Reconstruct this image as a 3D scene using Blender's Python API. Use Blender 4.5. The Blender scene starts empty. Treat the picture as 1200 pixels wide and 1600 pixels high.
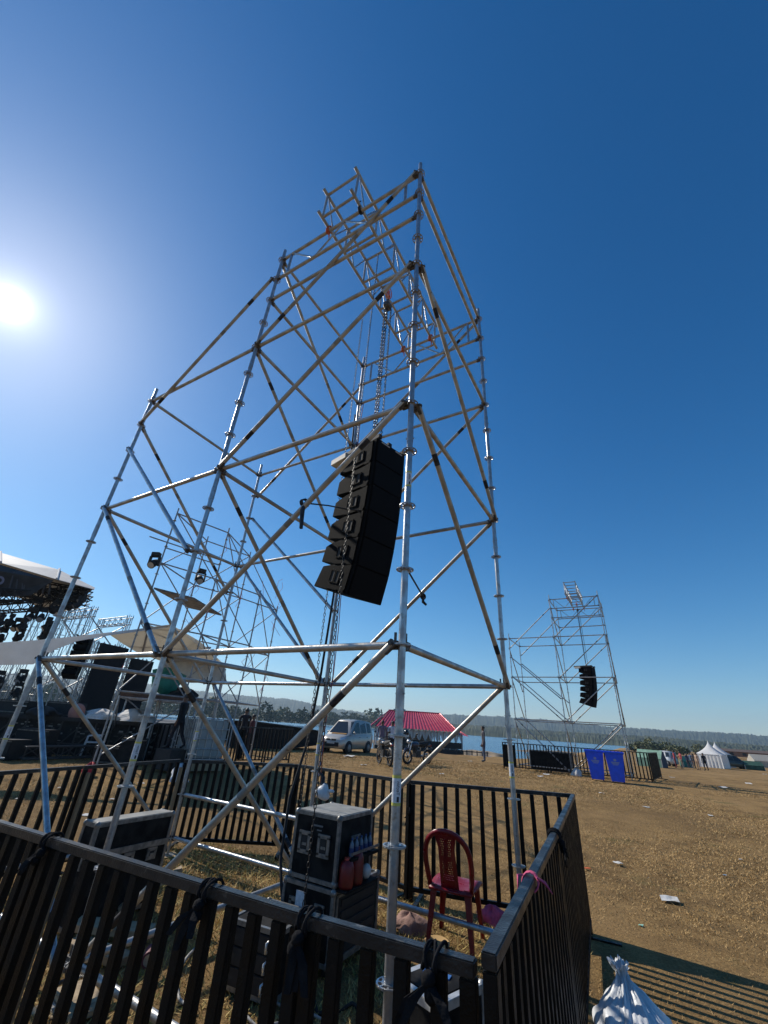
import bpy, bmesh, math, random
import numpy as np
from mathutils import Matrix, Vector
random.seed(7)
rng = np.random.default_rng(7)
R_ = math.radians
C = bpy.context.scene.collection
SC = bpy.context.scene

# ---------------------------------------------------------------- camera
CAM = Vector((1.2416, -2.3493, 1.7373))
YAW, PITCH, ROLL = -0.550570, 0.485480, 0.068574
FPX = 635.23                                   # focal length in pixels of the 1200x1600 photograph
F_ = Vector((math.sin(YAW)*math.cos(PITCH), math.cos(YAW)*math.cos(PITCH), math.sin(PITCH)))
r0 = Vector((math.cos(YAW), -math.sin(YAW), 0)); u0 = r0.cross(F_)
RT = r0*math.cos(ROLL) + u0*math.sin(ROLL)
UP = -r0*math.sin(ROLL) + u0*math.cos(ROLL)
cd = bpy.data.cameras.new('camera'); co = bpy.data.objects.new('camera', cd); C.objects.link(co)
M4 = Matrix((RT, UP, -F_)).transposed().to_4x4(); M4.translation = CAM
co.matrix_world = M4
cd.sensor_fit = 'VERTICAL'; cd.sensor_height = 36; cd.lens = FPX/1600*36
cd.clip_start = 0.05; cd.clip_end = 20000
SC.camera = co
SC.render.resolution_x = 768; SC.render.resolution_y = 1024

# ---------------------------------------------------------------- sun, sky, exposure
SUN = Vector((-0.80300, 0.05291, 0.59363)).normalized()
SEL = math.asin(SUN.z); SAZ = math.atan2(SUN.x, SUN.y)
ld = bpy.data.lights.new('sun', 'SUN'); ld.energy = 4.0; ld.angle = R_(0.5); ld.color = (1.0, 0.93, 0.82)
lo = bpy.data.objects.new('sun', ld); C.objects.link(lo)
lo.rotation_euler = (-SUN).to_track_quat('-Z', 'Y').to_euler(); lo.location = (0, 0, 30)
w = bpy.data.worlds.new('World'); SC.world = w; w.use_nodes = True
nt = w.node_tree; nt.nodes.clear()
out = nt.nodes.new('ShaderNodeOutputWorld')
sky = nt.nodes.new('ShaderNodeTexSky'); sky.sky_type = 'NISHITA'; sky.sun_disc = False
sky.sun_elevation = SEL; sky.sun_rotation = SAZ
sky.altitude = 600; sky.air_density = 1.0; sky.dust_density = 0.3; sky.ozone_density = 4.0
bg = nt.nodes.new('ShaderNodeBackground'); bg.inputs[1].default_value = 0.10
hs = nt.nodes.new('ShaderNodeHueSaturation'); hs.inputs['Saturation'].default_value = 1.36; hs.inputs['Hue'].default_value = 0.496
k1 = nt.nodes.new('ShaderNodeVectorMath'); k1.operation = 'MULTIPLY_ADD'; k1.inputs[1].default_value = (.047,)*3; k1.inputs[2].default_value = (1, 1, 1)
k2 = nt.nodes.new('ShaderNodeVectorMath'); k2.operation = 'DIVIDE'      # the bright band at the horizon held back a little
nt.links.new(sky.outputs[0], k1.inputs[0]); nt.links.new(sky.outputs[0], k2.inputs[0]); nt.links.new(k1.outputs[0], k2.inputs[1])
nt.links.new(k2.outputs[0], hs.inputs['Color']); gm = nt.nodes.new('ShaderNodeGamma'); gm.inputs[1].default_value = 1.16
nt.links.new(hs.outputs[0], gm.inputs[0]); nt.links.new(gm.outputs[0], bg.inputs[0])
tc = nt.nodes.new('ShaderNodeTexCoord')
dot = nt.nodes.new('ShaderNodeVectorMath'); dot.operation = 'DOT_PRODUCT'; dot.inputs[1].default_value = SUN
nrm = nt.nodes.new('ShaderNodeVectorMath'); nrm.operation = 'NORMALIZE'
nt.links.new(tc.outputs['Generated'], nrm.inputs[0]); nt.links.new(nrm.outputs[0], dot.inputs[0])
cl = nt.nodes.new('ShaderNodeMath'); cl.operation = 'MAXIMUM'; cl.inputs[1].default_value = 0.0
nt.links.new(dot.outputs['Value'], cl.inputs[0])
acc = None                                       # the bright aureole round the sun itself
for power, amp in ((40000, 16.0), (6500, 2.0), (900, 0.40), (90, 0.12), (9, 0.06)):
    p = nt.nodes.new('ShaderNodeMath'); p.operation = 'POWER'; p.inputs[1].default_value = power
    nt.links.new(cl.outputs[0], p.inputs[0])
    m = nt.nodes.new('ShaderNodeMath'); m.operation = 'MULTIPLY'; m.inputs[1].default_value = amp
    nt.links.new(p.outputs[0], m.inputs[0])
    if acc is None: acc = m
    else:
        a = nt.nodes.new('ShaderNodeMath'); a.operation = 'ADD'
        nt.links.new(acc.outputs[0], a.inputs[0]); nt.links.new(m.outputs[0], a.inputs[1]); acc = a
bg2 = nt.nodes.new('ShaderNodeBackground'); bg2.inputs[0].default_value = (1.0, 0.97, 0.92, 1)
nt.links.new(acc.outputs[0], bg2.inputs[1])
ad = nt.nodes.new('ShaderNodeAddShader')
nt.links.new(bg.outputs[0], ad.inputs[0]); nt.links.new(bg2.outputs[0], ad.inputs[1])
nt.links.new(ad.outputs[0], out.inputs['Surface'])
SC.view_settings.view_transform = 'Standard'; SC.view_settings.look = 'None'
SC.view_settings.exposure = 0.30; SC.view_settings.gamma = 1.0

# ---------------------------------------------------------------- helpers
def ray(px, py):
    return F_ + RT*((px-600)/FPX) + UP*((800-py)/FPX)
def sst(x, a, b):
    t = min(1, max(0, (x-a)/(b-a))); return t*t*(3-2*t)
def azof(px, py=1150):
    d = ray(px, py); return math.atan2(d.x, d.y)
def gz(x, y):                                    # height of the field
    d = math.hypot(x-CAM.x, y-CAM.y); z = 0.33*sst(d, 7.5, 20)
    if d > 30:
        wr = sst(math.atan2(x-CAM.x, y-CAM.y), azof(870), azof(990))
        z += wr*(-.80*sst(d, 32, 60) + .45*sst(d, 110, 330))
    return z
def G(px, py):                                   # field point seen at a pixel
    d = ray(px, py); z = 0.0
    for i in range(30):
        t = (z-CAM.z)/d.z; p = CAM + d*t; z = gz(p.x, p.y)
    return Vector((p.x, p.y, z))
def at(px, py, dist):                            # point seen at a pixel, at a horizontal distance
    d = ray(px, py); return CAM + d*(dist/math.hypot(d.x, d.y))
def onz(px, py, z):
    d = ray(px, py); return CAM + d*((z-CAM.z)/d.z)
WM = {}
class MB:
    def __init__(s): s.v = []; s.f = []; s.m = []; s.s = []
    def add(s, vs, fs, mi=0, smooth=False):
        o = len(s.v); s.v += [tuple(v) for v in vs]
        for f in fs:
            s.f.append([i+o for i in f]); s.m.append(mi); s.s.append(smooth)
        return s
    def box(s, c, size, rot=None, mi=0, taper=1.0):
        hx, hy, hz = [k/2 for k in size]; c = Vector(c); vs = []
        for z in (-hz, hz):
            t = taper if z > 0 else 1.0
            for x, y in ((-hx, -hy), (hx, -hy), (hx, hy), (-hx, hy)):
                p = Vector((x*t, y*t, z)); p = rot @ p if rot is not None else p
                vs.append(c+p)
        return s.add(vs, [(3, 2, 1, 0), (4, 5, 6, 7), (0, 1, 5, 4), (1, 2, 6, 5), (2, 3, 7, 6), (3, 0, 4, 7)], mi)
    def beam(s, p0, p1, wd, ht, mi=0, up=Vector((0, 0, 1))):
        p0 = Vector(p0); p1 = Vector(p1); d = (p1-p0); L = d.length; x = d/L
        y = up.cross(x); y = y.normalized() if y.length > 1e-4 else Vector((0, 1, 0)); z = x.cross(y)
        return s.box((p0+p1)/2, (L, wd, ht), Matrix((x, y, z)).transposed(), mi)
    def tube(s, p0, p1, r, r1=None, n=10, mi=0, caps=True):
        return s.path([p0, p1], [r, r if r1 is None else r1], n, mi, caps)
    def path(s, pts, r, n=8, mi=0, caps=True, closed=False):
        pts = [Vector(p) for p in pts]; N = len(pts); vs = []; fs = []
        rr = r if isinstance(r, (list, tuple)) else [r]*N
        prev = None
        for i, p in enumerate(pts):
            a = pts[i-1] if (i > 0 or closed) else p
            b = pts[(i+1) % N] if (i < N-1 or closed) else p
            t = (b-a).normalized()
            if prev is None:
                u = t.orthogonal().normalized()
            else:
                u = prev - t*prev.dot(t); u = u.normalized() if u.length > 1e-6 else t.orthogonal().normalized()
            prev = u; q = t.cross(u)
            for k in range(n):
                an = 2*math.pi*k/n; vs.append(p + (u*math.cos(an)+q*math.sin(an))*rr[i])
        M = N if closed else N-1
        for i in range(M):
            for k in range(n):
                j = (i+1) % N
                fs.append((i*n+k, i*n+(k+1) % n, j*n+(k+1) % n, j*n+k))
        s.add(vs, fs, mi, True)
        if caps and not closed:
            s.add(vs[:n], [tuple(range(n-1, -1, -1))], mi); s.add(vs[-n:], [tuple(range(n))], mi)
        return s
    def lathe(s, prof, n=16, M=None, mi=0, smooth=True):
        vs = []; fs = []; K = len(prof)
        for (r, z) in prof:
            for k in range(n):
                a = 2*math.pi*k/n; p = Vector((r*math.cos(a), r*math.sin(a), z)); vs.append(M @ p if M else p)
        for i in range(K-1):
            for k in range(n):
                fs.append((i*n+k, i*n+(k+1) % n, (i+1)*n+(k+1) % n, (i+1)*n+k))
        return s.add(vs, fs, mi, smooth)
    def ball(s, c, r, n=12, mi=0, M=None):
        c = Vector(c); r = Vector(r) if not isinstance(r, (int, float)) else Vector((r, r, r))
        vs = []; fs = []; K = max(4, n//2)
        for i in range(K+1):
            th = math.pi*i/K
            for k in range(n):
                a = 2*math.pi*k/n
                p = Vector((r.x*math.sin(th)*math.cos(a), r.y*math.sin(th)*math.sin(a), -r.z*math.cos(th)))
                vs.append(c + (M @ p if M else p))
        for i in range(K):
            for k in range(n):
                fs.append((i*n+k, i*n+(k+1) % n, (i+1)*n+(k+1) % n, (i+1)*n+k))
        return s.add(vs, fs, mi, True)
    def prism(s, poly, axis, mi=0):              # poly: 3-D points of one end, axis: extrusion vector
        n = len(poly); axis = Vector(axis); a = [Vector(p) for p in poly]; b = [p+axis for p in a]
        fs = [tuple(range(n-1, -1, -1)), tuple(range(n, 2*n))] + [(i, (i+1) % n, n+(i+1) % n, n+i) for i in range(n)]
        return s.add(a+b, fs, mi)
    def build(s, name, mats, parent=None, loc=None, bevel=0, local=False, fixn=True):
        if not isinstance(mats, (list, tuple)): mats = [mats]
        me = bpy.data.meshes.new(name)
        vs = s.v
        if not local:
            if parent is not None: inv = WM[parent.name].inverted(); vs = [inv @ Vector(v) for v in vs]
            elif loc is not None: l = Vector(loc); vs = [Vector(v)-l for v in vs]
        me.from_pydata([tuple(v) for v in vs], [], s.f)
        for m in mats: me.materials.append(m)
        me.polygons.foreach_set('material_index', s.m); me.polygons.foreach_set('use_smooth', s.s)
        if fixn or bevel:
            bm = bmesh.new(); bm.from_mesh(me)
            if bevel:
                bmesh.ops.remove_doubles(bm, verts=bm.verts, dist=1e-5)
                es = [e for e in bm.edges if len(e.link_faces) == 2 and e.calc_face_angle(0) > 0.6]
                bmesh.ops.bevel(bm, geom=es, offset=bevel, segments=2, affect='EDGES', clamp_overlap=True)
            bmesh.ops.recalc_face_normals(bm, faces=bm.faces); bm.to_mesh(me); bm.free()
        o = bpy.data.objects.new(name, me); C.objects.link(o)
        if parent is not None: o.parent = parent; WM[o.name] = WM[parent.name]
        else:
            o.location = loc if loc is not None else (0, 0, 0); WM[o.name] = Matrix.Translation(o.location)
        return o
def tag(o, label=None, cat=None, group=None, kind=None):
    if label: o['label'] = label
    if cat: o['category'] = cat
    if group: o['group'] = group
    if kind: o['kind'] = kind
    return o
def thing(name, label, cat, loc=(0, 0, 0), rotz=0, group=None):
    o = bpy.data.objects.new(name, None); C.objects.link(o); o.location = loc; o.rotation_euler = (0, 0, rotz)
    o.empty_display_size = 0.2
    WM[o.name] = Matrix.Translation(loc) @ Matrix.Rotation(rotz, 4, 'Z')
    return tag(o, label, cat, group)
KIDS = {}
def dup(root, loc, rotz=None, label=None, group=None):
    kids = {}
    for o in C.objects:
        if o.parent: kids.setdefault(o.parent.name, []).append(o)
    def rec(o, par):
        c = o.copy(); C.objects.link(c)
        if par: c.parent = par
        for ch in kids.get(o.name, []): rec(ch, c)
        return c
    r = rec(root, None); r.location = loc
    if rotz is not None: r.rotation_euler = (0, 0, rotz)
    WM[r.name] = Matrix.Translation(r.location) @ Matrix.Rotation(r.rotation_euler.z, 4, 'Z')
    if label: r['label'] = label
    if group: r['group'] = group
    return r

# ---------------------------------------------------------------- materials
def mat(name, col, rough=0.6, metal=0.0, col2=None, scale=8.0, bump=0.0, bscale=60.0, detail=4, lo=0.4, hi=0.62, rv=0.0,
        stretch=None, col3=None, scale3=40.0, t3=0.62, spec=0.5):
    m = bpy.data.materials.new(name); m.use_nodes = True; n = m.node_tree; b = n.nodes['Principled BSDF']
    b.inputs['Base Color'].default_value = (*col, 1); b.inputs['Roughness'].default_value = rough
    b.inputs['Metallic'].default_value = metal; b.inputs['Specular IOR Level'].default_value = spec
    tcn = n.nodes.new('ShaderNodeTexCoord'); vec = tcn.outputs['Object']
    if stretch:
        mp = n.nodes.new('ShaderNodeMapping'); mp.inputs['Scale'].default_value = stretch
        n.links.new(vec, mp.inputs[0]); vec = mp.outputs[0]
    def noise(sc, det):
        t = n.nodes.new('ShaderNodeTexNoise'); t.inputs['Scale'].default_value = sc; t.inputs['Detail'].default_value = det
        n.links.new(vec, t.inputs['Vector']); return t.outputs['Fac']
    def ramp(fac, a, bb):
        r = n.nodes.new('ShaderNodeMapRange'); r.inputs[1].default_value = a; r.inputs[2].default_value = bb
        n.links.new(fac, r.inputs[0]); return r.outputs[0]
    def mix(fac, c1, c2):
        x = n.nodes.new('ShaderNodeMix'); x.data_type = 'RGBA'; n.links.new(fac, x.inputs[0])
        for i, c in ((6, c1), (7, c2)):
            if isinstance(c, tuple): x.inputs[i].default_value = (*c, 1)
            else: n.links.new(c, x.inputs[i])
        return x.outputs[2]
    cur = col
    if col2:
        f = ramp(noise(scale, detail), lo, hi); cur = mix(f, col, col2)
        if rv:
            r = n.nodes.new('ShaderNodeMapRange'); r.inputs[3].default_value = rough-rv; r.inputs[4].default_value = rough+rv
            n.links.new(f, r.inputs[0]); n.links.new(r.outputs[0], b.inputs['Roughness'])
    if col3: cur = mix(ramp(noise(scale3, 6), t3, t3+0.08), cur, col3)
    if not isinstance(cur, tuple): n.links.new(cur, b.inputs['Base Color'])
    if bump:
        bp = n.nodes.new('ShaderNodeBump'); bp.inputs['Strength'].default_value = bump; bp.inputs['Distance'].default_value = 0.02
        n.links.new(noise(bscale, 5), bp.inputs['Height']); n.links.new(bp.outputs[0], b.inputs['Normal'])
    return m
GALV = mat('galvanised steel', (.46, .48, .50), .38, .75, (.33, .34, .35), 14, bump=.15, bscale=90, rv=.1, col3=(.30, .29, .27), scale3=30, t3=.6)
LEDG = mat('dusty galvanised ledger', (.47, .46, .44), .42, .55, (.35, .335, .31), 9, bump=.15, bscale=70, rv=.1, col3=(.20, .18, .15), scale3=26, t3=.66)
BRAC = mat('weathered brace tube', (.45, .435, .40), .45, .45, (.32, .30, .265), 8, bump=.15, bscale=70, rv=.1, col3=(.17, .15, .12), scale3=22, t3=.66)
HEAD = mat('dark wedge head', (.14, .13, .12), .6, .5, (.07, .065, .06), 30)
TAPE = mat('black tape band', (.014, .014, .016), .6, 0, (.035, .035, .04), 40, spec=.3)
RAG = mat('black rag', (.010, .010, .011), .95, 0, (.018, .018, .02), 14, bump=.5, bscale=40, spec=.1)
YEL = mat('yellow tape', (.62, .56, .12), .6)
STIK = mat('white sticker', (.70, .72, .76), .5, 0, (.55, .58, .62), 60)
INK = mat('black lettering', (.02, .02, .03), .6)
ALU = mat('aluminium', (.66, .66, .65), .35, .7, (.5, .5, .49), 20, rv=.08)
BLKP = mat('black painted steel', (.0032, .003, .003), .5, 0, (.006, .005, .0045), 12, bump=.2, bscale=120, rv=.1, spec=.2, col3=(.022, .014, .009), scale3=18, t3=.72)
RAILT = mat('worn grey rail paint', (.028, .029, .031), .38, .05, (.012, .012, .013), 9, bump=.2, bscale=110, rv=.08, spec=.4, col3=(.10, .092, .08), scale3=22, t3=.62)
BLK = mat('matt black', (.012, .012, .013), .7, 0, (.02, .02, .021), 12)
BLKF = mat('black cloth', (.010, .010, .011), .9, 0, (.018, .018, .018), 8, bump=.4, bscale=20)
SPK = mat('black speaker paint', (.004, .004, .0045), .8, 0, (.006, .006, .0065), 50, bump=.15, bscale=260, spec=.06)
GRIL = mat('speaker grille', (.0045, .0045, .005), .8, 0, (.008, .008, .009), 160, bump=.3, bscale=400, spec=.12)
CASE = mat('black case laminate', (.007, .007, .0075), .75, 0, (.022, .021, .02), 9, bump=.15, bscale=200, spec=.12, col3=(.03, .027, .022), scale3=18, t3=.64)
EXTR = mat('case aluminium edging', (.26, .26, .25), .45, .5, (.15, .147, .138), 18, rv=.1)
LIDG = mat('dusty grey case lid', (.27, .268, .245), .7, 0, (.19, .187, .17), 6, bump=.1, bscale=80, col3=(.14, .13, .12), scale3=14, t3=.62)
WOOD = mat('weathered plank', (.34, .25, .15), .8, 0, (.22, .16, .095), 6, bump=.3, bscale=30, stretch=(1, 1, .15))
PLYW = mat('plywood offcut', (.42, .32, .20), .8, 0, (.30, .22, .13), 9, bump=.2, bscale=60, col3=(.16, .12, .08), scale3=12, t3=.62)
REDP = mat('dark red chair plastic', (.23, .006, .012), .35, 0, (.18, .005, .010), 12, rv=.08)
ORG = mat('orange webbing', (.62, .13, .03), .7, 0, (.45, .09, .02), 60)
CHND = mat('black chain steel', (.02, .02, .021), .45, .5, (.035, .03, .028), 40)
CHN = mat('chain steel', (.16, .155, .15), .4, .8, (.08, .075, .07), 40)
RUBR = mat('black rubber', (.012, .012, .012), .75)
CLOTHP = mat('dusty pink cloth', (.34, .21, .17), .95, 0, (.22, .13, .11), 14, bump=.5, bscale=25)
PINK = mat('pink cloth', (.62, .10, .20), .9, 0, (.45, .07, .14), 14, bump=.4, bscale=25)
WPLA = mat('white plastic bag film', (.66, .68, .70), .38, 0, (.52, .55, .58), 10, bump=.5, bscale=14)
PAPER = mat('litter paper', (.62, .61, .58), .85, 0, (.50, .48, .44), 20)
def canvas(name, c1, c2, tr):
    m = mat(name, c1, .75, 0, c2, 3, bump=.2, bscale=6); n = m.node_tree; b = n.nodes['Principled BSDF']; o = n.nodes['Material Output']
    t = n.nodes.new('ShaderNodeBsdfTranslucent'); t.inputs[0].default_value = (*c1, 1); x = n.nodes.new('ShaderNodeMixShader'); x.inputs[0].default_value = tr
    n.links.new(b.outputs[0], x.inputs[1]); n.links.new(t.outputs[0], x.inputs[2]); n.links.new(x.outputs[0], o.inputs['Surface']); return m
WHITE = canvas('white canvas', (.80, .80, .79), (.72, .71, .69), .3)
BEIGE = canvas('beige canvas', (.68, .65, .58), (.62, .58, .50), .5)
GRYF = mat('grey roof fabric', (.52, .51, .49), .7, 0, (.45, .44, .42), 2, bump=.15, bscale=4)
BLUE = mat('blue bin plastic', (.004, .10, .85), .42, 0, (.006, .08, .72), 6)
GREEN = mat('green tarpaulin', (.015, .20, .14), .6, 0, (.012, .14, .10), 5, bump=.6, bscale=5)
SKIN = mat('brown skin', (.16, .085, .05), .6)
HAIR = mat('black hair', (.012, .010, .009), .6)

# ---------------------------------------------------------------- ground, water, hills
def grassmat():
    m = bpy.data.materials.new('dry grass ground'); m.use_nodes = True; n = m.node_tree; b = n.nodes['Principled BSDF']
    b.inputs['Roughness'].default_value = 0.95; b.inputs['Specular IOR Level'].default_value = 0.1
    g = n.nodes.new('ShaderNodeNewGeometry'); pos = g.outputs['Position']
    def noise(sc, det, rough=.6):
        t = n.nodes.new('ShaderNodeTexNoise'); t.inputs['Scale'].default_value = sc; t.inputs['Detail'].default_value = det
        t.inputs['Roughness'].default_value = rough; n.links.new(pos, t.inputs['Vector']); return t.outputs['Fac']
    def mr(f, a, bb):
        r = n.nodes.new('ShaderNodeMapRange'); r.inputs[1].default_value = a; r.inputs[2].default_value = bb
        n.links.new(f, r.inputs[0]); return r.outputs[0]
    def mix(f, c1, c2):
        x = n.nodes.new('ShaderNodeMix'); x.data_type = 'RGBA'; n.links.new(f, x.inputs[0])
        for i, c in ((6, c1), (7, c2)):
            if isinstance(c, tuple): x.inputs[i].default_value = (*c, 1)
            else: n.links.new(c, x.inputs[i])
        return x.outputs[2]
    c = mix(mr(noise(38, 6, .75), .36, .62), (.150, .088, .033), (.43, .275, .115))
    c = mix(mr(noise(2.2, 5), .42, .66), c, (.175, .108, .046))
    c = mix(mr(noise(.35, 4), .45, .7), c, (.34, .215, .095)); c = mix(mr(noise(.12, 6, .7), .50, .62), c, (.20, .125, .055))
    c = mix(mr(noise(.9, 5), .60, .72), c, (.14, .118, .045))
    n.links.new(c, b.inputs['Base Color'])
    bp = n.nodes.new('ShaderNodeBump'); bp.inputs['Strength'].default_value = .9; bp.inputs['Distance'].default_value = .04
    n.links.new(noise(30, 8, .75), bp.inputs['Height']); n.links.new(bp.outputs[0], b.inputs['Normal'])
    return m
GRASS = grassmat()
ZW = -1.1                                         # level of the lake
SHORE = [(-3.2, 400), (azof(-200), 60), (azof(0), 40), (azof(200), 34), (azof(330), 36), (azof(470), 35), (azof(520), 34), (azof(640), 34.5), (azof(720), 34),
         (azof(800), 34.5), (azof(850), 42), (azof(900), 70), (azof(940), 140), (azof(990), 330), (azof(1200), 420), (3.2, 420)]
def shore(a):
    for (a0, r0_), (a1, r1_) in zip(SHORE, SHORE[1:]):
        if a0 <= a <= a1:
            t = (a-a0)/(a1-a0); return r0_+(r1_-r0_)*t
    return 400
rad = [0, .5, 1, 1.6, 2.3, 3, 4, 5, 6, 7, 8, 9, 10, 11, 12, 13, 14.5, 16, 17.5, 19, 20.5, 22, 24, 26, 28, 30, 31.5, 33, 34, 35, 36, 37, 38, 39, 40, 42, 44, 47, 50, 55, 60, 66, 75, 90,
       110, 140, 180, 230, 300, 340, 380, 420, 460, 520, 700, 1200, 3000, 6000]
NA = 360; vs = []; fs = []
for i, r in enumerate(rad):
    for k in range(NA):
        a = -math.pi + 2*math.pi*k/NA
        x = CAM.x + r*math.sin(a); y = CAM.y + r*math.cos(a); z = gz(x, y)
        s = shore(a); wob = .5*math.sin(a*37)+.4*math.sin(a*91+1)
        z -= 4.5*sst(r, s+wob, s+wob+max(9, s*.12))
        if r > 5: z += .02*math.sin(x*.9+1)*math.sin(y*.7) + .03*math.sin(x*.23)*math.sin(y*.31+2)*min(1, (r-5)/10)
        vs.append((x, y, z))
for i in range(len(rad)-1):
    for k in range(NA):
        fs.append((i*NA+k, i*NA+(k+1) % NA, (i+1)*NA+(k+1) % NA, (i+1)*NA+k))
g = MB().add(vs, fs, 0, True).build('ground', GRASS, fixn=False); tag(g, kind='structure')
def watermat():
    m = bpy.data.materials.new('lake water'); m.use_nodes = True; n = m.node_tree; b = n.nodes['Principled BSDF']
    b.inputs['Base Color'].default_value = (.012, .10, .21, 1); b.inputs['Roughness'].default_value = .16
    b.inputs['IOR'].default_value = 1.33
    g_ = n.nodes.new('ShaderNodeNewGeometry'); mp = n.nodes.new('ShaderNodeMapping'); mp.inputs['Scale'].default_value = (.9, .9, 1)
    n.links.new(g_.outputs['Position'], mp.inputs[0])
    t = n.nodes.new('ShaderNodeTexNoise'); t.inputs['Scale'].default_value = 1.4; t.inputs['Detail'].default_value = 5
    n.links.new(mp.outputs[0], t.inputs['Vector'])
    bp = n.nodes.new('ShaderNodeBump'); bp.inputs['Strength'].default_value = .7; bp.inputs['Distance'].default_value = .3
    n.links.new(t.outputs['Fac'], bp.inputs['Height']); n.links.new(bp.outputs[0], b.inputs['Normal'])
    return m
ww = MB(); ww.add([(-6000, -6000, ZW), (6000, -6000, ZW), (6000, 6000, ZW), (-6000, 6000, ZW)], [(0, 1, 2, 3)])
tag(ww.build('water', watermat(), fixn=False), kind='structure')
SAND = mat('pale shore sand', (.26, .19, .12), .95, 0, (.17, .13, .08), .6, bump=.4, bscale=3)
sb = MB(); vs = []
for (x0, x1, py, d0, wd, seed) in ((430, 640, 1157, 92, 5.0, 1), (690, 800, 1166, 74, 5.5, 2), (800, 980, 1158, 110, 12, 3)):
    N = 40; rows = []
    for i in range(N+1):
        px = x0 + (x1-x0)*i/N; e = max(.02, math.sin(math.pi*i/N))**.5
        for j, t in enumerate((-1, -.5, 0, .5, 1)):
            dd = d0 + t*wd*e + 1.2*math.sin(i*.7+seed); p = at(px, py, dd)
            rows.append((p.x, p.y, ZW-.2 + .75*(1-t*t)*e))
    sb.add(rows, [(i*5+j, i*5+j+1, (i+1)*5+j+1, (i+1)*5+j) for i in range(N) for j in range(4)], 0, True)
tag(sb.build('sandbar', SAND), kind='structure')
HILLM = mat('forested hillside', (.014, .028, .012), .95, 0, (.070, .078, .038), .035, bump=1.0, bscale=.12, detail=9, lo=.38, hi=.64, col3=(.12, .10, .06), scale3=.03, t3=.66)
def hills(prof, dist, depth, name, wob, seed, base=-1.6, m=None):
    rs = np.random.default_rng(seed); N = 1700
    a0, a1 = azof(-500), azof(1700); rows = []; K = 9
    ph = rs.uniform(0, 6.28, 12); fr = rs.uniform(20, 420, 12)
    pa = [azof(p) for p, _ in prof]; ph_ = [h for _, h in prof]
    for i in range(N+1):
        a = a0+(a1-a0)*i/N; hp = float(np.interp(a, pa, ph_)); dh = Vector((math.sin(a), math.cos(a), 0)); fz = dh.dot(F_)
        sc_ = FPX*(UP.z*fz-dh.dot(UP)*F_.z)/(fz*fz) if fz > .3 else FPX*2     # pixels per unit of slope along this azimuth
        wv = sum(math.sin(a*f+p)/(1+f/60) for f, p in zip(fr, ph))*wob
        for j in range(K):
            t = j/(K-1); d = dist + depth*t
            h = (hp+wv)/sc_*d*(1-(1-t)**1.8)*1.0 + rs.uniform(-1, 1)*dist*.0019*(1 if 0 < j else 0)
            rows.append((CAM.x+d*math.sin(a), CAM.y+d*math.cos(a), base if j == 0 else CAM.z + max(h, -2)))
        rows.append((CAM.x+(dist+depth*2)*math.sin(a), CAM.y+(dist+depth*2)*math.cos(a), base))
    K += 1
    fs = [(i*K+j, i*K+j+1, (i+1)*K+j+1, (i+1)*K+j) for i in range(N) for j in range(K-1)]
    o = MB().add(rows, fs, 0, True).build(name, m or HILLM); tag(o, kind='structure'); return o
hills([(-500, 48), (17, 44), (100, 45), (200, 42), (300, 37), (380, 34), (450, 33), (512, 25), (580, 20), (640, 22), (700, 27), (760, 30), (850, 29), (950, 26), (1050, 27), (1130, 28), (1200, 28), (1700, 25)],
      1700, 500, 'hills', .7, 3)
hills([(-500, 9), (200, 10), (360, 9), (480, 6), (560, 6), (640, 12), (760, 13), (900, 12), (1000, 14), (1100, 13), (1200, 11), (1700, 12)], 640, 160, 'near_hills', .6, 5)

# leaf clumps for woods, shrubs and trees
def leafmat(name, c1, c2):
    return mat(name, c1, .8, 0, c2, 1.3, detail=3)
LEAF1 = leafmat('dark foliage', (.022, .040, .016), (.050, .072, .028))
LEAF2 = leafmat('olive foliage', (.085, .095, .035), (.14, .14, .060))
BARK = mat('bark', (.09, .065, .045), .9, 0, (.05, .038, .028), 8, bump=.4, bscale=30)
def clumps(mb, c, rx, rz, n, size, rs, mi=0):
    vs = []; fs = []
    for i in range(n):
        u = rs.normal(size=3); u /= np.linalg.norm(u); r = rs.uniform(.35, 1)**.5
        lump = 1+.35*math.sin(u[0]*5+c[0])*math.sin(u[1]*4+c[1]*1.3)*math.cos(u[2]*5)
        p = Vector((c[0]+u[0]*rx*r*lump, c[1]+u[1]*rx*r*lump, c[2]+u[2]*rz*r*lump))
        a = Vector(rs.normal(size=3)).normalized(); b = a.orthogonal().normalized(); s = size*rs.uniform(.6, 1.4)
        o = len(vs); vs += [p+a*s, p+b*s*.6, p-a*s, p-b*s*.6]; fs.append((o, o+1, o+2, o+3))
    mb.add(vs, fs, mi)
rs = np.random.default_rng(11)
wood = MB()
def wood_run(x0, x1, d0, h0, h1, n, leaf):
    for i in range(n):
        px = x0+(x1-x0)*(i+rs.uniform(-.4, .4))/n; d = d0*rs.uniform(.92, 1.12); p = at(px, 1150, d)
        h = rs.uniform(h0, h1)*(1.35 if rs.uniform() < .12 else 1)
        clumps(wood, (p.x, p.y, ZW+.6+h*.55), h*.34, h*.48, 150, h*.085, rs, 0 if rs.uniform() < .75 else 1)
wood_run(-60, 480, 330, 6, 11, 110, 0); wood_run(480, 650, 520, 9, 15, 40, 0)
tag(wood.build('shore_wood', [LEAF1, LEAF2], fixn=False), 'dark belt of trees along the far lake shore', 'wood', kind='stuff')

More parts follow.
